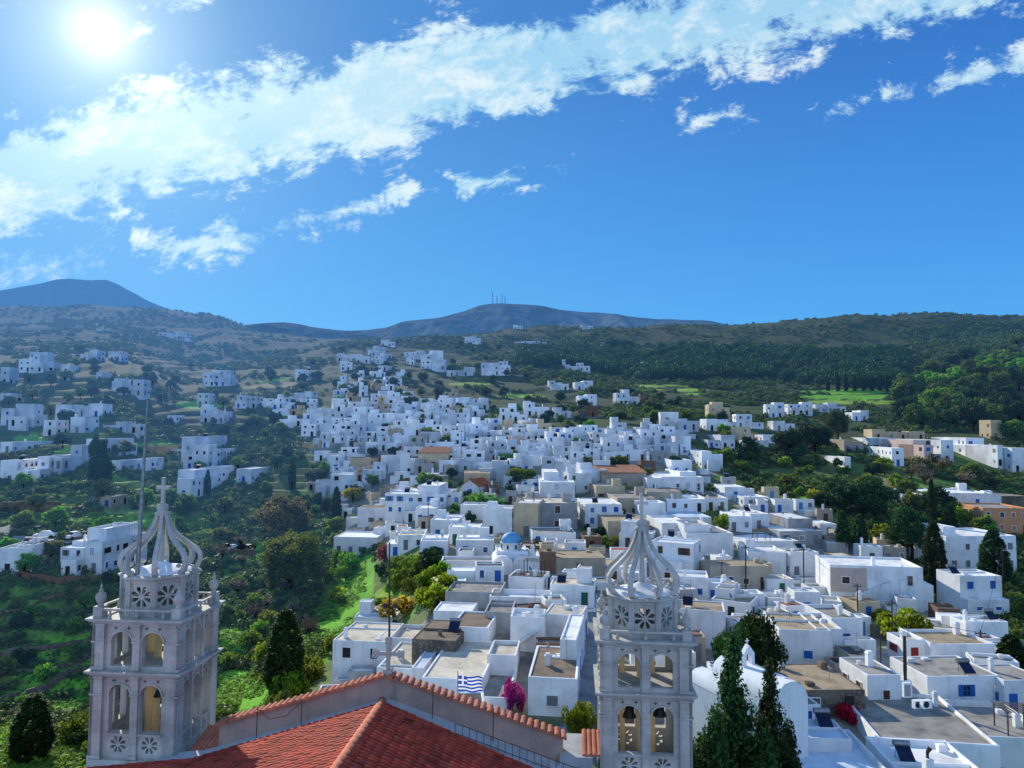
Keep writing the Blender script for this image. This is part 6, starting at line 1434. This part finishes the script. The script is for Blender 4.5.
def scatter_stuff():
    """scrub on the hills and the far pine wood: beyond counting"""
    rs = np.random.RandomState(77)
    def tmpl(n, size, seed, tall=1.0):
        q = np.random.RandomState(seed); d = q.normal(size=(n,3)); d /= np.linalg.norm(d,axis=1)[:,None]; d[:,2] = np.abs(d[:,2]); c = d*q.uniform(.5,1,n)[:,None]*np.array((1,1,tall)); v,_ = leaf_quads(c, d, size, q); g = q.uniform(.6,1.25,n)*(.6+.5*c[:,2]/tall); return v, np.repeat(g,4)
    def emit(name, pts, sc, hts, tm, mat, kind='stuff', label=None, tone=None):
        V = []; C = []
        for k in range(len(tm)):
            s = np.arange(len(pts)) % len(tm) == k
            if not s.any(): continue
            v, g = tm[k]; p = pts[s]; a = rs.uniform(0,2*math.pi,len(p)); ca, sa = np.cos(a)[:,None], np.sin(a)[:,None]
            x = v[None,:,0]*ca - v[None,:,1]*sa; y = v[None,:,0]*sa + v[None,:,1]*ca; z = np.repeat(v[None,:,2], len(p), 0)
            V.append(np.stack([x*sc[s][:,None]+p[:,0:1], y*sc[s][:,None]+p[:,1:2], z*hts[s][:,None]+p[:,2:3]],-1).reshape(-1,3))
            to = (rs.uniform(.75,1.5,len(p)) if tone is None else tone[s])[:,None]; hue = rs.uniform(-.12,.22,len(p))[:,None]; gg = g[None,:]*to
            C.append(np.stack([gg*(1+hue), gg, gg*(1-hue*.5)],-1).reshape(-1,3))
        V = np.concatenate(V); C = np.concatenate(C); q = np.arange(len(V)).reshape(-1,4)
        o = link(name, np_mesh(name, V, q, M[mat], C)); tag(o, label, None, None, 'stuff'); return o
    def free(x, y):
        ok = np.ones(len(x), bool)
        for hx,hy,hr in HOUSE_PTS: ok &= ~((np.abs(x-hx) < hr+1.5) & (np.abs(y-hy) < hr+1.5))
        return ok
    # hill scrub
    n = 46000; u = rs.uniform(-.8,.8,n); Y = np.exp(rs.uniform(math.log(95), math.log(900), n)); X = u*Y; Z = ground(X,Y); px,py = project(X,Y,Z)
    dens = fbm(X/30,Y/30,91,4); ok = (dens > .47) & (field_mask(px,py) == 0) & free(X,Y)
    vil = in_poly(px,py,VILLAGE); ok &= ~(vil & (rs.rand(n) < .93)); ok &= ~((px > 320) & (px < 830) & (Y < 150)); ok &= Y > 90
    ok &= ~((Y < 130) & (rs.rand(n) < .35))
    X,Y,Z = X[ok],Y[ok],Z[ok]; sc = rs.uniform(.5,1.3,len(X))*np.clip(.75+Y/320,.8,2.4); 
    emit('hill_scrub', np.stack([X,Y,Z-.1],-1), sc, sc*rs.uniform(.7,1.2,len(X)), [tmpl(40,.62,s) for s in range(5)], 'leaf_scrub', label='dark low scrub dotting the hillsides and terraces')
    # weeds and rough grass in the near valley
    n = 26000; u = rs.uniform(-.80,-.2,n); Y = rs.uniform(78,190,n); X = u*Y; Z = ground(X,Y); px,py = project(X,Y,Z); ok = free(X,Y) & (fbm(X/9,Y/9,95,3) > .40) & (py < 800)
    X,Y,Z = X[ok],Y[ok],Z[ok]; sc = rs.uniform(.25,.7,len(X)); emit('rough_grass', np.stack([X,Y,Z-.05],-1), sc, sc*rs.uniform(.5,1.0,len(X)), [tmpl(12,.75,s+20) for s in range(4)], 'leaf_lime2', label='rough green grass and weeds on the valley terraces')
    # the dark pine wood on the hill
    poly = [(520,352),(600,345),(700,348),(800,352),(905,352),(910,368),(900,385),(830,388),(760,378),(640,382),(600,372),(520,365)]
    n = 9000; px0 = rs.uniform(500,930,n); py0 = rs.uniform(340,392,n); s = in_poly(px0,py0,poly); px0,py0 = px0[s],py0[s]
    pts = np.array([hit(a,b) for a,b in zip(px0[:2300],py0[:2300])]); d = fbm(pts[:,0]/40,pts[:,1]/40,97,3); s = (d > .33) & free(pts[:,0],pts[:,1]); pts = pts[s]
    h = rs.uniform(6,11,len(pts)); pts[:,2] -= .5; emit('pine_wood', pts, h*.62, h*.85, [tmpl(210,.27,s+40,1.0) for s in range(4)], 'leaf_pinewood', label='dark pine wood covering the far hillside')
    # bushes strung along the ridge
    poly = [(900,330),(1030,322),(1030,350),(930,372),(905,352)]
    px0 = rs.uniform(890,1030,900); py0 = rs.uniform(320,372,900); s = in_poly(px0,py0,poly); pts = np.array([hit(a,b) for a,b in zip(px0[s],py0[s])]); h = rs.uniform(2.5,5,len(pts)); emit('ridge_scrub', pts, h*.8, h*.8, [tmpl(80,.45,s+60) for s in range(3)], 'leaf_scrub', label='brown-green bushes below the right ridge line')
def plant_mats():
    M['leaf_dark2'] = leaf('near_conifer_foliage', (0.034,0.076,0.022), 0.2)
    M['petal_magenta2'] = leaf('dusty_pink_bracts', (0.32,0.08,0.14), 0.4, 0.1)
    M['leaf_lime2'] = leaf('meadow_grass', (0.13,0.24,0.03), 0.45, 0.05)
    M['leaf_pinewood'] = leaf('pine_wood_foliage', (0.032,0.072,0.022), 0.25, 0.05)
# ------------------------------------------------------------------ poles, cars, walls, masts
def pole(px, ytop, ybase, label, thick=.13, arms=1, Y=None):
    b = hit(px, ybase) if Y is None else at(px, ybase, Y); z = gz(b[0], b[1]); h = at(px, ytop, b[1])[2] - z
    o = empty('utility_pole', (b[0], b[1], z), rnd.uniform(-.5,.5)); tag(o, label, 'utility pole', 'utility poles in the town')
    MB().tube([(0,0,-.5),(0,0,h*.5),(.03,0,h)], [thick,thick*.85,thick*.65], 8).build('post', M['wood'], o)
    if arms:
        m = MB(); m.box(-.65,.65,-.05,.05,h-.5,h-.4)
        for x in (-.55,-.2,.2,.55): m.lathe([(.03,h-.399),(.05,h-.34),(.03,h-.26)], 6, c=(x,0,0))
        m.build('cross_arm', M['wood'], o)
    return np.array((b[0], b[1], z+h-.3))
def wire(a, b, label, sag=.6):
    pts = []
    for i in range(13): t = i/12; p = a*(1-t)+b*t; pts.append((p[0]-a[0], p[1]-a[1], p[2]-a[2]-sag*4*t*(1-t)))
    o = MB().tube(pts, .022, 4).build('overhead_wire', M['acc_dark'], None, tuple(a)); tag(o, label, 'wire', 'overhead wires between the poles')
def build_poles():
    p = {}
    for k, px, yt, yb, lab, th in (('a',746,545,592,'dark wooden pole before the long beige house',.14),('b',804,547,588,'wooden pole beside the creamy two-storey house',.13),('c',858,583,622,'wooden pole in the yard under the big stepped white house',.12),('d',893,600,654,'slim dark pole behind the lime green bush',.11),('e',906,636,704,'thick dark pole beside the meter box on the narrow white house',.22),('f',1004,546,602,'tall wooden pole beside the tallest cypresses at the picture edge',.13),('g',981,630,655,'short wooden pole above the blank white house',.12),('h',722,560,590,'short dark pole before the beige house wall',.11),('i',769,500,528,'slim pole at the edge of the gardens',.10),('j',428,502,528,'dark pole above the green-doored white cube',.10),('k',461,430,470,'thin tall pole in the upper town',.10),('l',592,440,470,'thin pole beside the long brown tiled roof',.10),('m',881,733-100,668,'thin pole among the roof terraces by the lime bush',.09)):
        p[k] = pole(px, yt, yb, lab, th, k not in 'em')
    WN = dict(a='before the long beige house', b='by the creamy house', c='in the pergola yard', d='behind the lime bush', e='with the meter box', f='at the picture edge', g='above the blank house', h='before the beige wall', i='at the gardens')
    for a, b in (('a','b'),('b','c'),('c','d'),('d','e'),('a','h'),('a','i'),('d','g'),('g','f')): wire(p[a], p[b], 'overhead wire, pole %s to pole %s' % (WN[a], WN[b]))
    # meter box and air conditioners
    q = at(905, 690, 64.0); o = empty('meter_box', tuple(q)); tag(o, 'white electric meter box fixed on the thick dark pole', 'meter box'); MB().box(-.34,.34,-.42,-.16,-.5,.75).build('case', M['white'], o); MB().box(-.26,.26,-.445,-.421,-.4,.6).build('door', M['grey'], o)
    for px, lab in ((918,'air conditioner box nearest the thick pole on the wide grey roof'),(926,'second air conditioner box on the wide grey roof')):
        b = at(px, 709, 57.5 if px < 920 else 57.0); o = empty('air_conditioner', tuple(b), .2); tag(o, lab, 'air conditioner', 'air conditioners on the grey roof')
        MB().box(-.42,.42,-.17,.17,.08,.70).build('case', M['white'], o); MB().lathe([(.24,0),(.25,.02),(.04,.03)], 14).xform(Matrix.Translation((-.1,-.171,.4)) @ Matrix.Rotation(math.pi/2,4,'X')).build('fan_grille', M['acc_dark'], o); MB().box(-.36,-.28,-.15,.15,-.06,.079).box(.28,.36,-.15,.15,-.06,.079).build('bracket', M['metal'], o)
    # chimney with a cowl on the bottom roof
    b = at(928, 768, 52); o = empty('cowled_chimney', tuple(b)); tag(o, 'white chimney with a dark bent cowl at the bottom edge', 'chimney'); MB().box(-.28,.28,-.28,.28,-2.2,.7).build('stack', M['white'], o); MB().tube([(0,0,.65),(0,0,1.1),(.2,0,1.4)], [.13,.12,.17], 8).build('cowl', M['rust'], o)
def build_cars():
    def car(px, py, rz, mat, label, Y=None):
        b = hit(px, py); z = gz(b[0], b[1]); o = empty('parked_car', (b[0], b[1], z), rz); tag(o, label, 'car', 'cars parked below the villas')
        prof = [(-2.0,.35),(-2.0,.78),(-1.85,.88),(-1.15,.92),(-.62,1.42),(.72,1.45),(1.35,.98),(1.95,.86),(2.02,.40)]
        m = MB(); n = len(prof); ins = [.82 if z_ < 1.0 else .66 for _,z_ in prof]
        vs = [(x,-w,z_) for (x,z_),w in zip(prof,ins)] + [(x,w,z_) for (x,z_),w in zip(prof,ins)]
        m.add(vs, [tuple(range(n)), tuple(range(2*n-1,n-1,-1))] + [(i+1,i,n+i,n+i+1) for i in range(n-1)] + [(0,n-1,2*n-1,n)]); m.build('body', mat, o)
        g = MB()
        for s in (-1,1): g.add([(-1.05,s*.80,.95),(-.58,s*.685,1.36),(.68,s*.685,1.38),(1.22,s*.80,.99)], [(0,1,2,3) if s > 0 else (3,2,1,0)])
        g.add([(-1.17,-.7,.95),(-.65,-.6,1.40),(-.65,.6,1.40),(-1.17,.7,.95)], [(3,2,1,0)]); g.build('window', M['glass'], o)
        for x in (-1.25,1.3):
            for s in (-1,1):
                w = MB().lathe([(.18,-.1),(.31,-.1),(.32,0),(.31,.1),(.18,.1)], 12).xform(Matrix.Translation((x,s*.76,.32)) @ Matrix.Rotation(math.pi/2,4,'X')); w.build('wheel', M['acc_dark'], o)
    car(45,538,.3,M['white'],'white parked car on the paved lot above the low white house'); car(74,539,1.3,M['white'],'second white car on the paved lot, towards the stepped cubes')
    for i,(x,m_) in enumerate(((224,'acc_dark'),(232,'white'),(240,'acc_dark'),(248,'acc_dark'))): car(x,551,1.2,M[m_],('dark parked car nearest the belfry in the row by the bare trees','pale parked car in the row by the bare trees','dark parked car in the middle of the row by the bare trees','dark parked car at the far end of the row by the bare trees')[i])
def ribbon(name, pix, width, mat, lift=.06, kind='structure', n=60):
    P = [hit(a,b) for a,b in pix]; P = np.array(P); t = np.linspace(0,len(P)-1,n); C = np.stack([np.interp(t,range(len(P)),P[:,k]) for k in range(2)],-1)
    tg = np.gradient(C,axis=0); tg /= np.linalg.norm(tg,axis=1)[:,None]+1e-9; nr = np.stack([-tg[:,1],tg[:,0]],-1); V = []
    for k in np.linspace(-.5,.5,5): q = C+nr*width*k; V.append(np.stack([q[:,0],q[:,1],ground(q[:,0],q[:,1])+lift],-1))
    V = np.array(V); zmax = V[:,:,2].max(0); V[:,:,2] = V[:,:,2]*.35+zmax*.65
    idx = np.arange(5*n).reshape(5,n); q = np.stack([idx[:-1,:-1],idx[:-1,1:],idx[1:,1:],idx[1:,:-1]],-1).reshape(-1,4); me = np_mesh(name,V.reshape(-1,3),q[:,::-1],M[mat]); o = link(name,me); tag(o,kind=kind); return o
def stone_wall(pix, h, th, label, mat='stone', lift=.0):
    P = np.array([hit(a,b) for a,b in pix]); L_ = np.linalg.norm(np.diff(P[:,:2],axis=0),axis=1).sum(); n = max(6,int(L_/1.2)); t = np.linspace(0,len(P)-1,n)
    C = np.stack([np.interp(t,range(len(P)),P[:,k]) for k in range(2)],-1); tg = np.gradient(C,axis=0); tg /= np.linalg.norm(tg,axis=1)[:,None]+1e-9; nr = np.stack([-tg[:,1],tg[:,0]],-1)
    z = ground(C[:,0],C[:,1]); rs = np.random.RandomState(int(pix[0][0]+pix[0][1])); top = z+h+rs.uniform(-.12,.12,n)
    sec = [(-th/2,-1.2),(-th/2*.85,1),(th/2*.85,1),(th/2,-1.2)]; V = []
    for o_,k in sec: V.append(np.stack([C[:,0]+nr[:,0]*o_,C[:,1]+nr[:,1]*o_,top if k == 1 else z-1.2],-1))
    V = np.array(V); idx = np.arange(4*n).reshape(4,n); q = np.stack([idx[:-1,:-1],idx[1:,:-1],idx[1:,1:],idx[:-1,1:]],-1).reshape(-1,4)
    ends = np.array([[idx[0,0],idx[3,0],idx[2,0],idx[1,0]],[idx[0,-1],idx[1,-1],idx[2,-1],idx[3,-1]]]); o = link('terrace_wall',np_mesh('terrace_wall',V.reshape(-1,3),np.concatenate([q,ends]),M[mat])); tag(o,label,'stone wall','drystone terrace walls'); return o
def build_misc():
    M['concrete'] = simple('worn_concrete_paving', (0.34,0.33,0.31), (0.24,0.235,0.22), .6, .95, bmp=.2)
    M['track'] = simple('pale_dirt_track', (0.30,0.25,0.18), (0.22,0.18,0.13), .5, .95)
    ribbon('road', [(58,524),(82,508),(100,496),(112,487)], 4.0, 'concrete'); ribbon('car_park', [(-5,534),(40,536),(85,540)], 9.0, 'concrete'); ribbon('road', [(-5,552),(20,532),(40,526)], 5, 'concrete')
    ribbon('lane', [(583,730),(590,680),(597,640),(600,610)], 3.4, 'concrete'); ribbon('track', [(534,382),(545,387),(552,391)], 5, 'track'); ribbon('lane', [(945,610),(962,635),(975,655)], 3.2, 'concrete'); ribbon('track', [(540,745),(575,742)], 5, 'concrete')
    for pix, h, th, lab in (([(-5,619),(40,605),(80,592),(122,584)],.7,.6,'pale drystone wall line running behind the flagpole belfry'),([(-5,660),(50,650),(95,636)],.7,.5,'upper drystone terrace wall in the lower corner'),([(-5,706),(50,690),(92,672)],1.1,.6,'tall dark terrace wall in the lower corner'),([(-5,681),(40,672),(90,656)],.6,.5,'middle terrace wall in the lower corner'),([(20,575),(60,584),(110,582),(135,576)],1.3,.6,'dark red base wall in front of the villa of stepped cubes'),([(884,484),(905,494),(925,503)],1.6,.7,'pale retaining wall of the sloping green field'),([(860,632),(885,640),(905,648)],1.5,.6,'rough stone wall below the lime green bush'),([(220,553),(255,556)],1.4,.6,'stone wall under the row of dark cars'),([(860,448),(880,449),(900,452)],1.2,.5,'garden wall below the long cream hall'),([(-5,512),(30,510),(60,512)],2.0,.8,'dark stone wall above the paved lot')):
        stone_wall(pix, h, th, lab, 'brown' if 'red base' in lab else 'stone')
    # radio masts on the summit
    for px, y0, y1, lab in ((492.5,291.5,303,'tallest lattice mast on the summit, first of the row'),(497,296,303,'short mast second in the row on the summit'),(502,293.5,303,'lattice mast on the summit beside the short one'),(505,296,303,'last short mast at the end of the summit row')):
        b = at(px, y1+1, 2400); h = at(px, y0, 2400)[2]-b[2]; o = empty('radio_mast', tuple(b)); tag(o, lab, 'radio mast', 'radio masts on the summit')
        m = MB()
        for sx,sy in ((-1,-1),(1,-1),(1,1),(-1,1)): m.tube([(sx*1.6,sy*1.6,-8),(sx*.5,sy*.5,h)], .45, 4)
        for k in range(8):
            z = h*k/8; w_ = 1.6-1.1*k/8; s_ = 1 if k % 2 else -1; m.tube([(-w_*s_,-w_,z),(w_*s_,-w_,z+h/8)], .25, 3); m.tube([(-w_,-w_*s_,z),(-w_,w_*s_,z+h/8)], .25, 3)
        m.build('lattice', M['mast'], o); MB().lathe([(.3,0),(1.8,.5),(1.9,1.6),(.3,2)], 8, c=(0,-1.5,h*.6)).build('antenna_dish', M['mast'], o)
# ------------------------------------------------------------------ labels that single each thing out
ANCHORS = [(513,548,'blue-domed chapel'),(540,515,'old cream mansion'),(478,484,'red-roofed chapel'),(623,472,'long brown tiled roof'),(521,475,'dome-shaped dark tree'),(432,460,'pale stone hall'),(353,492,'bright yellow tree'),(415,505,'large raised villa'),
 (747,450,'big dark pine'),(715,442,'long pale many-windowed house'),(677,420,'long cypress-side house'),(625,398,'white mansion'),(558,412,'house pair above town'),(456,393,'lone slope cypress'),(434,360,'stacked knoll villa'),(303,375,'bell-wall house'),(305,396,'green-tree villa'),(385,350,'saddle house'),
 (285,512,'brown-leafed tree'),(208,450,'tallest slope villa'),(36,470,'long balconied villa'),(78,455,'villa of stepped terraces'),(219,378,'tan field villa'),(130,386,'villa of joined cubes'),(40,360,'three-part villa'),(96,555,'villa of stepped cubes'),(284,650,'broad valley cypress'),(31,725,'corner cypress'),
 (850,396,'bright green field'),(992,428,'cream tower house'),(862,495,'huge dark pine'),(960,497,'low bright villa'),(1005,518,'orange house'),(880,580,'big stepped white house'),(740,575,'long beige house'),(735,491,'tower house'),(893,435,'long cream hall'),(915,450,'pink-walled house'),(530,632,'outside stair house'),(576,367,'woodland bell-wall chapel'),(291,555,'large olive-green tree'),(355,550,'green field head'),(750,645,'barrel-vaulted chapel'),(338,505,'yellow-tree cypress'),(167,418,'small box house')]
ORD = ['','','second ','third ','fourth ','fifth ','sixth ','seventh ','eighth ','ninth ','tenth ','eleventh ','twelfth ','thirteenth ','fourteenth ','fifteenth ','sixteenth ','seventeenth ','eighteenth ','nineteenth ','twentieth '] + ['twenty-%s ' % q for q in ('first','second','third','fourth','fifth','sixth','seventh','eighth','ninth')] + ['thirtieth '] + ['thirty-%s ' % q for q in ('first','second','third','fourth','fifth','sixth','seventh','eighth','ninth')]
def auto_labels(items, noun):
    """items: (root, px, py, look). Label = look, order and direction from the closest landmark"""
    by = {}
    for o, px, py, look in items:
        d, ax, ay, an = min((math.hypot(px-a, (py-b)*1.6), a, b, n) for a, b, n in ANCHORS)
        dx, dy = px-ax, (py-ay)*1.6
        dr = ('uphill from' if dy < 0 else 'downhill from') if abs(dy) > abs(dx) else ('on the sunny side of' if dx < 0 else 'on the shady side of')
        by.setdefault((an, dr), []).append((d, o, look))
    for (an, dr), l in by.items():
        l.sort(key=lambda t: t[0])
        for k, (d, o, look) in enumerate(l):
            o['label'] = ('%s, %s %s %s the %s' % (look, (ORD[k+1] if k+1 < len(ORD) else 'outermost ').strip() or 'first', noun if noun not in look else 'one', dr, an)) if len(l) > 1 else '%s, only %s %s the %s' % (look, noun if noun not in look else 'one', dr, an)
def main():
    M['mast'] = simple('distant_mast_steel', (0.14,0.22,0.36), (0.10,0.17,0.3), 1, .8)
    plant_mats(); build_world(); build_camera()
    build_town(); build_dense(); build_sheds(); build_terrain(); far_hills()
    build_church(); build_belfries(); build_flag()
    build_trees(); scatter_stuff(); build_misc(); build_poles(); build_cars()
    auto_labels([(H.root, x, y, H.look) for H, x, y, lab in HOUSES if lab is None], 'house')
    auto_labels(SHEDS, 'outbuilding')
    auto_labels([(o, x, y, look) for o, x, y, look, lab in TREES if lab is None], 'plant')
main()
